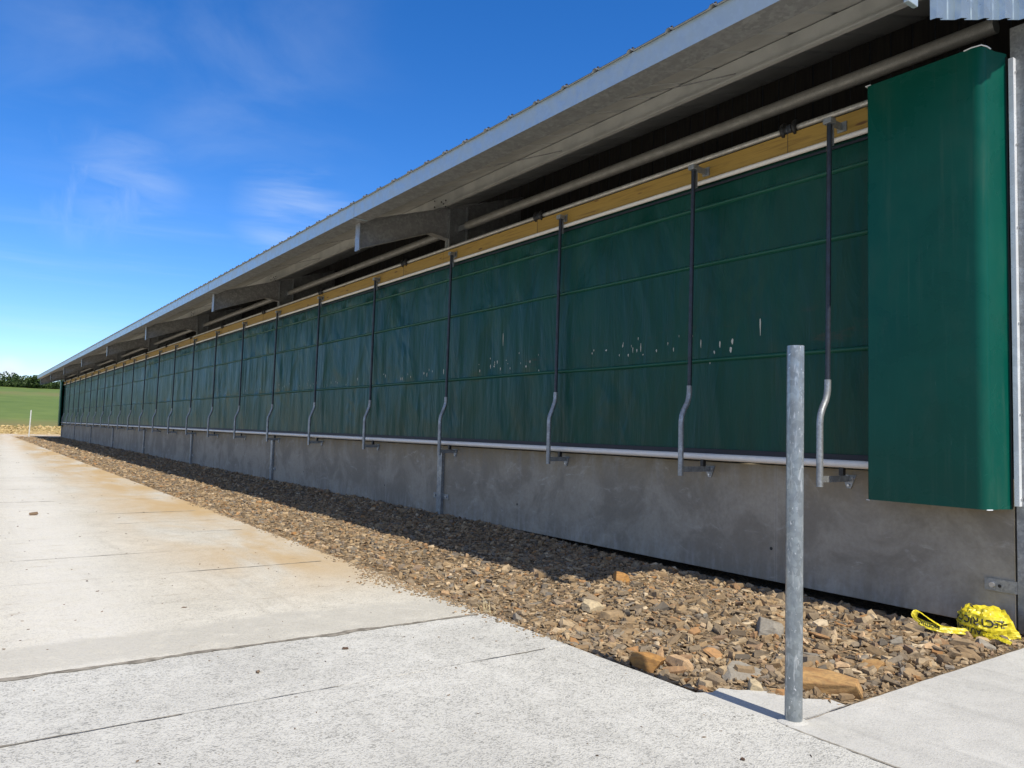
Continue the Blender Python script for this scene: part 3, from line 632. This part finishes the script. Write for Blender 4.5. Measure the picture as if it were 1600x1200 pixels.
# ------------------------------------------------------------------ ventilation curtain
CX = 6.965; cy0 = Y0 + .12; cy1 = YE - .1
cur = empty('ventilation_curtain', (CX, (cy0 + cy1) / 2, 1.25), 'long dark green fabric curtain stretched between timber rail and low concrete wall', 'curtain')
SEAMS = [4.18, 3.50, 2.38]
def cdisp(y, z):
    # folds hang from each seam and die out towards the next one
    tops = [4.47] + SEAMS; t = [q for q in tops if q >= z - 1e-6]; top_ = min(t) if t else 4.47
    lo = max([q for q in SEAMS if q < z] + [1.34]); u = (top_ - z) / max(.05, top_ - lo)
    amp = .35 + .65 * math.sin(math.pi * min(1, max(0, u))) ** .7
    sk = (z - 2.5) * .10 * mnoise.noise(Vector((y * .21, 5, top_)))
    a = mnoise.noise(Vector(((y + sk) * 3.1, z * .22, top_ * 3))) * .030 + mnoise.noise(Vector(((y + sk * 1.6) * 7.5, z * .35, top_ * 5))) * .012
    g = .35 + .9 * max(0, mnoise.noise(Vector((y * .33, top_ * 2, 8))) + .35)
    g *= 1. if y < 8 else min(1.8, 1 + (y - 8) * .12)
    return a * amp * g + .010 * mnoise.noise(Vector((y * .5, z * .6, 2)))
zr = sorted(set([round(q, 4) for q in list(np.linspace(1.33, 4.46, 27)) + SEAMS]))
yr = np.concatenate([np.arange(cy0, 26, .034), np.arange(26, cy1, .07), [cy1]])
V = np.array([(CX - cdisp(y, z) - .0, y, z) for y in yr for z in zr]); nz_ = len(zr)
F = np.array([(a * nz_ + b, (a + 1) * nz_ + b, (a + 1) * nz_ + b + 1, a * nz_ + b + 1) for a in range(len(yr) - 1) for b in range(nz_ - 1)])
fab = fast_mesh('fabric', V - np.array(WLOC[cur]), F, ['curtain_cloth'], True); fab.parent = cur
# white bird droppings, streaked down the cloth (small blobs lying on the fabric)
dm = MB()
def blob(y, z, w, h):
    n = 9; P = []
    for i in range(n):
        a = 2 * math.pi * i / n; rr = rnd.uniform(.6, 1.05); P.append((y + math.cos(a) * w * rr, z + math.sin(a) * h * rr - (h * .6 if math.sin(a) < -.8 else 0)))
    x = CX - cdisp(y, z) - .004
    vs = [(x, a, b) for a, b in P] + [(x - .003, y, z)]
    dm.add(vs, [(i, (i + 1) % n, n) for i in range(n)])
for (y, z, w, h) in [(5.18, 2.72, .012, .09), (5.55, 2.58, .018, .03), (5.57, 2.49, .02, .03), (5.72, 2.56, .012, .035), (5.80, 2.47, .012, .018), (6.0, 2.6, .008, .05),
                     (6.98, 2.62, .008, .05), (7.05, 2.58, .012, .02), (7.2, 2.53, .012, .018), (7.12, 2.6, .006, .04), (7.62, 2.62, .02, .012), (7.3, 2.68, .006, .03), (6.7, 2.55, .014, .016), (7.9, 2.6, .01, .015),
                     (9.3, 2.57, .012, .02), (9.6, 2.72, .008, .015), (10.05, 2.98, .011, .10), (10.2, 2.62, .012, .03), (10.3, 2.55, .02, .012), (10.42, 2.56, .012, .035), (10.7, 2.5, .018, .025), (10.1, 2.5, .014, .02), (9.4, 2.5, .02, .014),
                     (11.9, 2.55, .014, .04), (12.6, 2.55, .02, .022), (13.1, 2.5, .012, .02), (12.3, 2.57, .012, .015)] + \
        [(rnd.gauss(10.1, .6), rnd.gauss(2.58, .09), rnd.uniform(.006, .014), rnd.uniform(.008, .022)) for _ in range(10)] + [(rnd.gauss(7.0, .6), rnd.gauss(2.60, .10), rnd.uniform(.004, .010), rnd.uniform(.008, .02)) for _ in range(12)] + \
        [(rnd.uniform(12, 30), rnd.gauss(2.54, .05), rnd.uniform(.008, .018), rnd.uniform(.01, .035)) for _ in range(40)]:
    blob(y, z, w, h)
o = dm.build('dropping', 'dropping', cur, label='white bird droppings splashed along the middle of the cloth'); o['kind'] = 'stuff'
for z in SEAMS:                                        # welded batten pockets
    m_ = MB(); prof = [(CX - .0015 - .030 * math.sin(math.pi * i / 6) ** .7, z - .026 + .052 * i / 6) for i in range(7)]; ys_ = np.concatenate([np.arange(cy0, cy1, .25), [cy1]])
    vs = [(px - .010 * mnoise.noise(Vector((y * .5, z * .6, 2))) - .002, y, pz + .012 * mnoise.noise(Vector((y * .45, z, 6)))) for y in ys_ for px, pz in prof]
    m_.add(vs, [(a * 7 + b, (a + 1) * 7 + b, (a + 1) * 7 + b + 1, a * 7 + b + 1) for a in range(len(ys_) - 1) for b in range(6)], 0, True); m_.build('batten_pocket', 'curtain_seam', cur)
for (xa, xb, za, zb) in ((CX - .030, CX - .018, 1.312, 1.362), (CX - .028, CX - .018, 4.40, 4.428)):
    m_ = MB(); m_.box(xa, xb, cy0, cy1, za, zb); m_.build('hem', 'hem_navy', cur)
m_ = MB(); m_.tube([(6.925, cy0, 1.272), (6.925, cy1, 1.272)], .038, 12); m_.build('bottom_pipe', 'pipe_white', cur)
m_ = MB(); m_.tube([(6.905, cy0, 4.470), (6.905, cy1, 4.470)], .026, 12); m_.build('top_pipe', 'pipe_white', cur)

# winch shaft along the top of the timber with black rope drums
shaft = MB(); shaft.tube([(6.955, Y0 + .15, 4.763), (6.955, YE - .1, 4.763)], .030, 12); shaft = shaft.build('winch_shaft', 'shaft_steel', None)
tag(shaft, 'pale steel winch shaft with black rope drums running along top of the timber rail', 'winch shaft')
def drum(y):
    m_ = MB(); 
    for dy, r in ((-.075, .078), (-.05, .078), (.05, .078), (.075, .078)): pass
    m_.tube([(6.955, y - .085, 4.763), (6.955, y - .085 + .001, 4.763), (6.955, y - .055, 4.763), (6.955, y - .0545, 4.763), (6.955, y + .0545, 4.763), (6.955, y + .055, 4.763), (6.955, y + .085, 4.763), (6.955, y + .086, 4.763)], [.034, .082, .082, .05, .05, .082, .082, .034], 16)
    d = m_.build('rope_drum', 'black_plastic', shaft)
    r_ = MB(); r_.tube([(6.955, y - .03, 4.763), (6.955, y + .03, 4.763)], .056, 14, cap=True); r_.tube([(6.90, y, 4.76), (6.902, y, 4.49)], .003, 5); r_.build('rope', 'pole_dark', d); return d
d0 = drum(4.80)
for i in range(1, 17): cp_part(d0, 4.33 * i)

# ------------------------------------------------------------------ guide poles
def guide_pole(y, xt, xb):
    t = empty('guide_pole', (xb, y, 1.08), '', 'guide pole', 'guide poles in front of the curtain')
    zk = 2.04
    xm = xb + (xt - xb) * .74 + .015
    up = MB(); up.tube([(xm, y, zk + .002), (xt, y, 4.56)], .024, 10); up.build('upper_tube', 'pole_dark', t)
    lo = MB(); lo.tube([(xm, y, zk + .03), (xm - .002, y, zk - .06), (xm - .012, y, zk - .11), (xm - .035, y, zk - .17), (xb + .04, y, zk - .25), (xb + .012, y, zk - .31), (xb, y, zk - .38), (xb, y, 1.06)], .031, 12); lo.build('lower_tube', 'galvanised', t)
    br = MB(); br.box(xt - .045, xt + .045, y - .045, y + .045, 4.565, 4.62, 0, .004); br.box(xt + .0455, 6.915, y - .006, y + .006, 4.555, 4.625); br.box(6.918, 6.9285, y - .05, y + .05, 4.54, 4.64); br = br.build('top_bracket', 'galvanised', t)
    tk = MB(); tk.box(xt + .032, xt + .05, y - .02, y + .01, 4.36, 4.56); tk.build('back_angle', 'galvanised', br)
    wb = MB(); z0 = 1.10; wb.box(xb + .028, 7.030, y - .005, y + .005, z0, z0 + .06)
    wb.prism([(y - .075, z0 + .065), (y + .075, z0 + .065), (y + .02, z0 - .065), (y - .02, z0 - .065)], 'x', 7.034, 7.049); wb = wb.build('wall_bracket', 'galvanised', t)
    for (yy_, zz_) in ((y - .045, z0 + .035), (y, z0 - .035)):
        b = MB(); b.tube([(7.034, yy_, zz_), (7.018, yy_, zz_)], .012, 8); b.build('bolt', 'bolt_steel', wb)
    st_ = MB(); st_.box(6.90, 6.945, y - .022, y + .022, z0 + .062, 1.236); st_.build('pipe_rest', 'black_plastic', t)
    return t
ORD = 'first second third fourth fifth sixth seventh eighth ninth tenth eleventh twelfth thirteenth fourteenth fifteenth sixteenth seventeenth eighteenth nineteenth twentieth twenty-first twenty-second twenty-third twenty-fourth twenty-fifth twenty-sixth'.split()
py = [4.20, 5.91, 8.50] + [11.53 + 3.06 * i for i in range(22)]
py = [q for q in py if q < YE - .6]
gp_a = guide_pole(py[0], 6.705, 6.55); gp_b = None
for i, y in enumerate(py):
    if i == 0: g_ = gp_a
    elif i == 1: g_ = copy_tree(gp_a); g_.location = Vector((gp_a.location.x, y, gp_a.location.z))
    elif i == 2: g_ = gp_b = guide_pole(y, 6.84, 6.715)
    else: g_ = copy_tree(gp_b); g_.location = Vector((gp_b.location.x, y, gp_b.location.z))
    g_['label'] = {0: 'dark guide pole with galvanised cranked foot, nearest the green end cover', 1: 'dark guide pole with cranked galvanised foot, left of the grey foreground post'}.get(i, 'dark guide pole with cranked galvanised foot, %s counting from the near green end cover' % ORD[i])
    if i == len(py) - 1: g_['label'] = 'farthest dark guide pole with cranked foot, beside the far end of the shed'

# ------------------------------------------------------------------ green end covers of the curtain
def end_cover(mirror=False):
    P = []; xf = 6.70; yL, yR = 3.82, 2.815; rC = .085
    P += [(6.80, yL - .002), (xf + .02, yL), (xf + .004, yL - .008), (xf, yL - .025)]
    for i in range(0, 9):
        a = math.pi / 2 * i / 8; P.append((xf + rC - rC * math.cos(a), yR + rC - rC * math.sin(a)))
    P += [(6.9, yR - .012), (7.0, yR - .045), (7.03, 2.766)]
    # thickness: offset copy 4 mm inside
    n = len(P); Q = []
    for i in range(n):
        a = Vector(P[max(i - 1, 0)]); b = Vector(P[min(i + 1, n - 1)]); d = (b - a).normalized(); nn = Vector((-d.y, d.x)); Q.append(Vector(P[i]) + nn * .005)
    z0 = .972
    def zt(p): return 4.80
    m_ = MB(); rows = 12; vs = []
    for r_ in range(rows + 1):
        u = r_ / rows
        for p in P: vs.append((p[0] + .010 * mnoise.noise(Vector((p[1] * 1.8, u * 4, 1))), p[1], z0 + (zt(p) - z0) * u))
    k = len(vs)
    for r_ in (0, rows):
        for q in Q: vs.append((q[0], q[1], z0 + (4.80 - z0) * (r_ / rows)))
    fs = [(r_ * n + i, r_ * n + i + 1, (r_ + 1) * n + i + 1, (r_ + 1) * n + i) for r_ in range(rows) for i in range(n - 1)]
    m_.add(vs, fs, 0, True)
    m_.add([vs[k + i] for i in range(n)] + [vs[k + n + i] for i in range(n)], [(i, n + i, n + i + 1, i + 1) for i in range(n - 1)], 0, True)
    m_.add([vs[i] for i in range(n)] + [vs[k + i] for i in range(n)], [(i, i + 1, n + i + 1, n + i) for i in range(n - 1)])
    m_.add([vs[rows * n + i] for i in range(n)] + [vs[k + n + i] for i in range(n)], [(i, n + i, n + i + 1, i + 1) for i in range(n - 1)])
    if mirror: m_.v = [(a, Y0 + YE - b, c) for a, b, c in m_.v]
    t = empty('curtain_end_cover', (6.86, (Y0 + YE - 3.3) if mirror else 3.3, z0), 'tall glossy green end cover with rounded corner, close by on the right' if not mirror else 'small distant green end cover at the far end of the shed wall', 'end cover', 'green covers at the curtain ends')
    m_.build('shell', 'cover_green', t)
    tr = MB(); my = lambda y: (Y0 + YE - y) if mirror else y
    for (a, b, za) in ((3.78, 3.83, 4.808), ):
        tr.box(xf - .004, xf + .05, min(my(a), my(b)), max(my(a), my(b)), za - .008, za)
    pts = [(xf - .001, 2.96, 4.801), (xf - .001, 2.90, 4.806), (xf + .02, 2.832, 4.811), (xf + .075, 2.812, 4.807), (xf + .13, 2.806, 4.801)]
    tr.tube([(a, my(b), c) for a, b, c in pts], .006, 6); tr.tube([(a, my(b), z0 - .002) for a, b, c in pts[2:4]], .005, 6)
    tr.box(xf - .004, xf + .04, min(my(3.80), my(3.83)), max(my(3.80), my(3.83)), z0 - .006, z0 - .001)
    tr.build('edge_trim', 'flashing_white', t)
    st_ = MB(); st_.box(7.012, 7.020, min(my(2.757), my(2.78)), max(my(2.757), my(2.78)), z0 + .01, 4.77); st_.build('gap_strip', 'black_plastic', t)  # black strip set in the gap at the cover's back edge
    return t
end_cover(); end_cover(True)

# ------------------------------------------------------------------ steel posts
def steel_post(x, y, h, r, label, lean=(0, 0), mat='post_steel'):
    m_ = MB(); n = 28; rings = []
    zs = np.linspace(-.15, h, 9); vs = []; q = []
    for z in zs: vs += [(x + lean[0] * z + r * math.cos(2 * math.pi * i / n), y + lean[1] * z + r * math.sin(2 * math.pi * i / n), z) for i in range(n)]
    for z in (h, h - .25): vs += [(x + lean[0] * z + (r - .005) * math.cos(2 * math.pi * i / n), y + lean[1] * z + (r - .005) * math.sin(2 * math.pi * i / n), z) for i in range(n)]
    for a in range(len(zs) + 1): q += [(a * n + i, a * n + (i + 1) % n, (a + 1) * n + (i + 1) % n, (a + 1) * n + i) for i in range(n)]
    m_.add(vs, q, 0, True); o = m_.build('steel_post', mat, None, origin=(x, y, 0)); 
    md = o.modifiers.new('edge', 'EDGE_SPLIT'); md.split_angle = rad(50); return tag(o, label, 'post', 'galvanised steel posts')
steel_post(3.70, 2.525, 2.01, .0455, 'tall galvanised steel post in the foreground, standing at the concrete corner', (.004, 0))
gm = MB(); n_ = 20; vs = []
for rr, zz in ((.082, -.004), (.066, .003), (.050, .007), (.0457, .008)):
    vs += [(3.70 + rr * (1 + .18 * mnoise.noise(Vector((math.cos(2 * math.pi * i / n_) * 2, math.sin(2 * math.pi * i / n_) * 2, 3))) * (rr > .06)) * math.cos(2 * math.pi * i / n_), 2.525 + rr * (1 + .18 * mnoise.noise(Vector((math.cos(2 * math.pi * i / n_) * 2, math.sin(2 * math.pi * i / n_) * 2, 3))) * (rr > .06)) * math.sin(2 * math.pi * i / n_), zz) for i in range(n_)]
gm.add(vs, [(a * n_ + i, a * n_ + (i + 1) % n_, (a + 1) * n_ + (i + 1) % n_, (a + 1) * n_ + i) for a in range(3) for i in range(n_)], 0, True); o = gm.build('grout_collar', 'apron_concrete'); o['kind'] = 'structure'
steel_post(4.634, 75.4, 2.25, .0455, 'tiny distant pale steel post at the far end of the shed', (.02, 0), 'post_pale')

# ------------------------------------------------------------------ single rocks
def rock(x, y, z, sx, sy, sz, rot, mat, label, seed, tilt=(0, 0), cuts=9):
    bm = bmesh.new(); bmesh.ops.create_cube(bm, size=2); r_ = random.Random(seed)
    for v in bm.verts: v.co += Vector((r_.uniform(-.22, .22), r_.uniform(-.22, .22), r_.uniform(-.25, .25)))
    for _ in range(cuts):
        n_ = Vector((r_.uniform(-1, 1), r_.uniform(-1, 1), r_.uniform(-.5, 1))).normalized()
        g = bmesh.ops.bisect_plane(bm, geom=bm.verts[:] + bm.edges[:] + bm.faces[:], plane_co=n_ * r_.uniform(.93, 1.2), plane_no=n_, clear_outer=True)
        ed = [e for e in g['geom_cut'] if isinstance(e, bmesh.types.BMEdge)]
        if ed: bmesh.ops.edgeloop_fill(bm, edges=ed)
    bmesh.ops.bevel(bm, geom=bm.edges[:], offset=.045, segments=1, affect='EDGES')
    bmesh.ops.triangulate(bm, faces=bm.faces[:]); bmesh.ops.subdivide_edges(bm, edges=bm.edges[:], cuts=2, use_grid_fill=True)
    for v in bm.verts: v.co += v.co.normalized() * .05 * mnoise.noise(v.co * 3 + Vector((seed, 0, 0)))
    R_ = Matrix.Rotation(rot, 3, 'Z') @ Matrix.Rotation(tilt[0], 3, 'X') @ Matrix.Rotation(tilt[1], 3, 'Y')
    for v in bm.verts: v.co = R_ @ Vector((v.co.x * sx, v.co.y * sy, v.co.z * sz)) + Vector((x, y, z))
    m_ = MB(); m_.frombm(bm); o = m_.build('rock', mat, None, origin=(x, y, z - sz)); return tag(o, label, 'rock', 'larger rocks in the stone strip')
rock(4.335, 2.70, .03, .17, .085, .06, -1.15, 'ochre_stone', 'large flat ochre brown rock lying just right of the foreground post', 3, (.10, .06), 4)
rock(3.80, 3.72, .0, .075, .10, .045, .5, 'orange_stone', 'rounded rusty orange rock at the yard edge left of the post', 8, (.15, .1))
rock(4.15, 3.22, -.015, .13, .085, .022, .3, 'grey_stone', 'flat grey slate slab tilted on the stones left of the post', 12, (.28, -.1), 5)
rock(3.98, 2.98, .0, .05, .04, .035, .9, 'buff_stone', 'small pale cream rock at the footing left of the post', 15)
rock(4.50, 5.05, .02, .09, .07, .05, .2, 'buff_stone', 'buff angular rock sunlit on the stones beside the yard edge', 21, (.1, .2))
rock(5.2, 3.75, .02, .13, .10, .06, .8, 'grey_stone', 'broad grey rock in the middle of the sunlit stones', 25, (.2, .1))
rock(5.02, 2.84, -.01, .10, .06, .045, .2, 'ochre_stone', 'small brown block at the edge of the right-hand concrete', 28, (.1, 0))
rock(5.65, 5.9, .02, .09, .07, .05, 1.1, 'orange_stone', 'reddish orange block on the sunlit stones under the curtain wall', 31, (.2, .3))
rock(6.34, 2.70, -.015, .085, .06, .035, .6, 'grey_stone', 'grey slate piece beside the yellow tape', 37, (.5, .1), 6)

# ------------------------------------------------------------------ dry stalks at the slab corner, dirt specks on the yard
tf = MB()
for i in range(9):
    a = rnd.uniform(0, 6.28); h = rnd.uniform(.05, .13); l = rnd.uniform(.01, .07); x, y = 3.66 + rnd.uniform(-.04, .05), 5.40 + rnd.uniform(-.06, .06)
    tf.tube([(x, y, -.03), (x + l * .4 * math.cos(a), y + l * .4 * math.sin(a), h * .6), (x + l * math.cos(a), y + l * math.sin(a), h)], [.0022, .0018, .0008], 5)
o = tf.build('dry_grass_tuft', 'straw', None, origin=(3.66, 5.4, -.03)); tag(o, 'little tuft of dry straw stalks at the corner of the yard slab', 'dry grass')
spots = []
for _ in range(900):
    y = 2.2 + 40 * NP.uniform() ** 1.8; x = NP.uniform(-4 if y < 12 else -14, 3.5); s_ = NP.uniform(.003, .009) + .016 * NP.uniform() ** 6 + y * .0008
    spots.append((x, y, s_ * .12, s_, NP.uniform(.15, .5), NP.uniform(.15, .3), .08))
for (x, y, s_) in [(3.05, 2.35, .022), (2.2, 4.95, .03), (1.55, 4.75, .03), (.1, 9.8, .09), (1.0, 14.2, .10), (.8, 3.2, .015), (3.2, 4.6, .012), (2.9, 4.9, .012), (3.1, 4.75, .015)]: spots.append((x, y, s_ * .25, s_, .5, .4, .15))
scatter('debris', spots, 'debris_dark')

# ------------------------------------------------------------------ yellow warning tape, crumpled at the corner
tape = empty('warning_tape', (6.78, 2.80, -.05), 'crumpled bundle of yellow warning tape with black lettering at the wall corner', 'warning tape')
def ribbon(path, width, tiltv, seed, crump=.012, n=46, nv=6):
    """path: list of points of the ribbon's middle line; tiltv: cross direction per point"""
    P = [Vector(p) for p in path]; T = [Vector(t).normalized() for t in tiltv]; k = len(P)
    def cr(arr, u):
        x = u * (k - 1); i = min(int(x), k - 2); t = x - i; p0, p1, p2, p3 = arr[max(i - 1, 0)], arr[i], arr[i + 1], arr[min(i + 2, k - 1)]
        return .5 * ((2 * p1) + (p2 - p0) * t + (2 * p0 - 5 * p1 + 4 * p2 - p3) * t * t + (3 * p1 - p0 - 3 * p2 + p3) * t ** 3)
    def Sf(u, v):
        c = cr(P, u); d = cr(T, u).normalized(); e = 1e-3; tn = (cr(P, min(1, u + e)) - cr(P, max(0, u - e))).normalized(); nr = tn.cross(d).normalized()
        q = Vector((u * 5, v * 1.6, seed)); a = mnoise.noise(q * 1.3) + .6 * mnoise.noise(q * 3.1) + .35 * (1 - abs(mnoise.noise(q * 2.2)) * 3)
        return c + d * (v - .5) * width + nr * a * crump, nr
    L = sum((P[i + 1] - P[i]).length for i in range(k - 1))
    m_ = MB(); vs = [Sf(i / n, j / nv)[0] for i in range(n + 1) for j in range(nv + 1)]
    m_.add(vs, [(i * (nv + 1) + j, (i + 1) * (nv + 1) + j, (i + 1) * (nv + 1) + j + 1, i * (nv + 1) + j + 1) for i in range(n) for j in range(nv)], 0, False)
    return m_, Sf, L
def text_on(Sf, L, width, txt, u0, size, v0, flip=True, outward=None):
    cu = bpy.data.curves.new('lettering', 'FONT'); cu.body = txt; cu.size = size; cu.offset = size * .025; cu.resolution_u = 3
    to = bpy.data.objects.new('lettering', cu); COL.objects.link(to); dg = bpy.context.evaluated_depsgraph_get(); dg.update()
    me = bpy.data.meshes.new_from_object(to.evaluated_get(dg)); bpy.data.objects.remove(to)
    bm = bmesh.new(); bm.from_mesh(me); bmesh.ops.triangulate(bm, faces=bm.faces[:])
    for _ in range(2): bmesh.ops.subdivide_edges(bm, edges=[e for e in bm.edges if e.calc_length() > size * .12], cuts=1, use_grid_fill=False); bmesh.ops.triangulate(bm, faces=bm.faces[:])
    vs = []; keep = []
    for v in bm.verts:
        a, b = v.co.x, v.co.y
        u = u0 - a / L if flip else u0 + a / L; w = v0 + (-b if flip else b) / width
        ok = 0 <= u <= 1 and 0 <= w <= 1; keep.append(ok); u = min(1, max(0, u)); w = min(1, max(0, w)); p, nr = Sf(u, w)
        if outward is not None and nr.dot(outward) < 0: nr = -nr
        vs.append(p + nr * .0022)
    bm.verts.ensure_lookup_table(); fs = [[v.index for v in q.verts] for q in bm.faces if all(keep[v.index] for v in q.verts)]; bm.free(); bpy.data.meshes.remove(me)
    return vs, fs
CAMV = Vector((-.75, -.35, .4))
TC = Vector((6.78, 2.885, .0))
def wrap(zc, rx, ry, a0, a1, lean=0., k=9, dz=0.):
    """arc of tape round the bundle as seen from the yard: a = 0 faces -x"""
    pts = []; tv = []
    for i in range(k):
        a = a0 + (a1 - a0) * i / (k - 1); pts.append((TC.x - rx * math.cos(a), TC.y + ry * math.sin(a), zc + dz * i / (k - 1))); tv.append((lean * math.cos(a), -lean * math.sin(a), 1))
    return pts, tv
def add_ribbon(nm, path, tv, width, seed, crump, texts, extra=None):
    m_, Sf, L = ribbon(path, width, tv, seed, crump)
    o = m_.build(nm, 'tape_yellow', tape, fix=False)
    md = o.modifiers.new('thick', 'SOLIDIFY'); md.thickness = .0012
    im = MB()
    for (txt, u0, size, v0, flip) in texts:
        vs, fs = text_on(Sf, L, width, txt, u0, size, v0, flip, CAMV)
        if fs: im.add(vs, fs)
    if im.f: im.build('lettering', 'tape_ink', o, fix=False)
    return o
# a runs from the left (far side, +y) to the right (near the slab): u grows to the right in the picture
p_, t_ = wrap(.10, 0.184, 0.172, 1.35, -1.75, .22, 11, -.03); add_ribbon('tape_wrap', p_, t_, .130, 3, .013, [('ELECTRIC CABLE', .90, .078, .82, True)])
p_, t_ = wrap(.035, 0.207, 0.185, 1.5, -1.6, -.12, 11, -.03); add_ribbon('tape_wrap', p_, t_, .085, 9, .011, [('CAUTION', .66, .058, .85, True)])
p_, t_ = wrap(-.015, 0.198, 0.181, 1.3, -1.65, .25, 11, -.02); add_ribbon('tape_wrap', p_, t_, .075, 17, .012, [('CABLE BELOW', .80, .056, .85, True)])
p_, t_ = wrap(-.065, 0.207, 0.185, 1.0, -1.65, -.35, 11, -.01); add_ribbon('tape_wrap', p_, t_, .075, 14, .014, [('CAUTION BELOW', .85, .055, .85, True)])
p_, t_ = wrap(.155, .13, .14, 1.7, -2.0, 1.3, 9, -.03); add_ribbon('tape_wrap', p_, t_, .11, 21, .028, [])
# core folds so that the bundle is closed on top and at the right side
path = [(6.97, 3.02, .12), (6.92, 2.95, .155), (6.86, 2.88, .16), (6.78, 2.79, .125), (6.72, 2.70, .04), (6.71, 2.67, -.05)]
add_ribbon('tape_wrap', path, [(.7, -.7, .1)] * 6, .17, 33, .032, [])
# loose tail running left and rising in a little peak, and a short tail to the slab
path = [(6.60, 2.88, .025), (6.52, 2.96, .015), (6.43, 3.05, .025), (6.36, 3.13, .045), (6.33, 3.19, .07)]
add_ribbon('tape_tail', path, [(.25, -.1, .9), (.5, .2, .6), (.4, .2, .9), (.2, .1, 1), (.0, .1, 1)], .055, 41, .006, [('CAUTION', .97, .040, .82, True)])
path = [(6.33, 3.19, .06), (6.315, 3.21, .11), (6.335, 3.19, .145), (6.37, 3.13, .10), (6.43, 3.06, .045)]
add_ribbon('tape_tail', path, [(-.3, .6, .3), (-.4, .6, .2), (.3, .6, .2), (.5, .6, .2), (.5, .5, .2)], .045, 47, .004, [])
path = [(6.60, 2.82, .02), (6.57, 2.76, .022), (6.54, 2.70, .025), (6.51, 2.635, .02), (6.50, 2.58, .012)]
add_ribbon('tape_tail', path, [(.8, -.1, .6)] * 5, .035, 52, .005, [])

# ------------------------------------------------------------------ far wood on the hill
Vl = []; Fl = []; o_ = 0
def leaves(cx, cy, cz, rx, rz, n, s_):
    global o_
    d = NP.normal(size=(n, 3)); d /= np.linalg.norm(d, axis=1)[:, None]; r = NP.uniform(.55, 1.05, n) ** .6
    P = np.array([cx, cy, cz]) + d * r[:, None] * np.array([rx, rx, rz]); a = NP.normal(size=(n, 3)); a /= np.linalg.norm(a, axis=1)[:, None]; b = np.cross(a, NP.normal(size=(n, 3))); b /= np.linalg.norm(b, axis=1)[:, None]
    ss = NP.uniform(.6, 1.4, n)[:, None] * s_
    q = np.stack([P - a * ss, P + b * ss * .6, P + a * ss, P - b * ss * .6], 1).reshape(-1, 3); Vl.append(q); Fl.append(np.arange(4 * n).reshape(n, 4) + o_); o_ += 4 * n
for i in range(900):
    y = 314 + 80 * NP.uniform() ** 1.5; x = NP.uniform(-90, 130); h = NP.uniform(2.4, 4.7) * (1.1 if NP.uniform() < .15 else .85); r = NP.uniform(1.6, 3.4)
    nn = mnoise.noise(Vector((x * .05, y * .03, 2))); h *= 1 + .35 * nn
    if x > 14: h *= max(.55, 1 - (x - 14) * .018)
    z = terrain(x, y); vis = 0 < x < 45
    for k in range(4 if vis else 2):
        leaves(x + NP.normal(0, r * .4), y + NP.normal(0, r * .4), z + h * (.35 + .2 * k), r * NP.uniform(.5, .8), h * NP.uniform(.22, .34), 60 if vis else 24, .34 if vis else .7)
w_ = fast_mesh('wood', np.concatenate(Vl), np.concatenate(Fl), ['leaf_dark'], False, kind='stuff'); w_['label'] = 'dark green bushy wood along the top of the hill field'
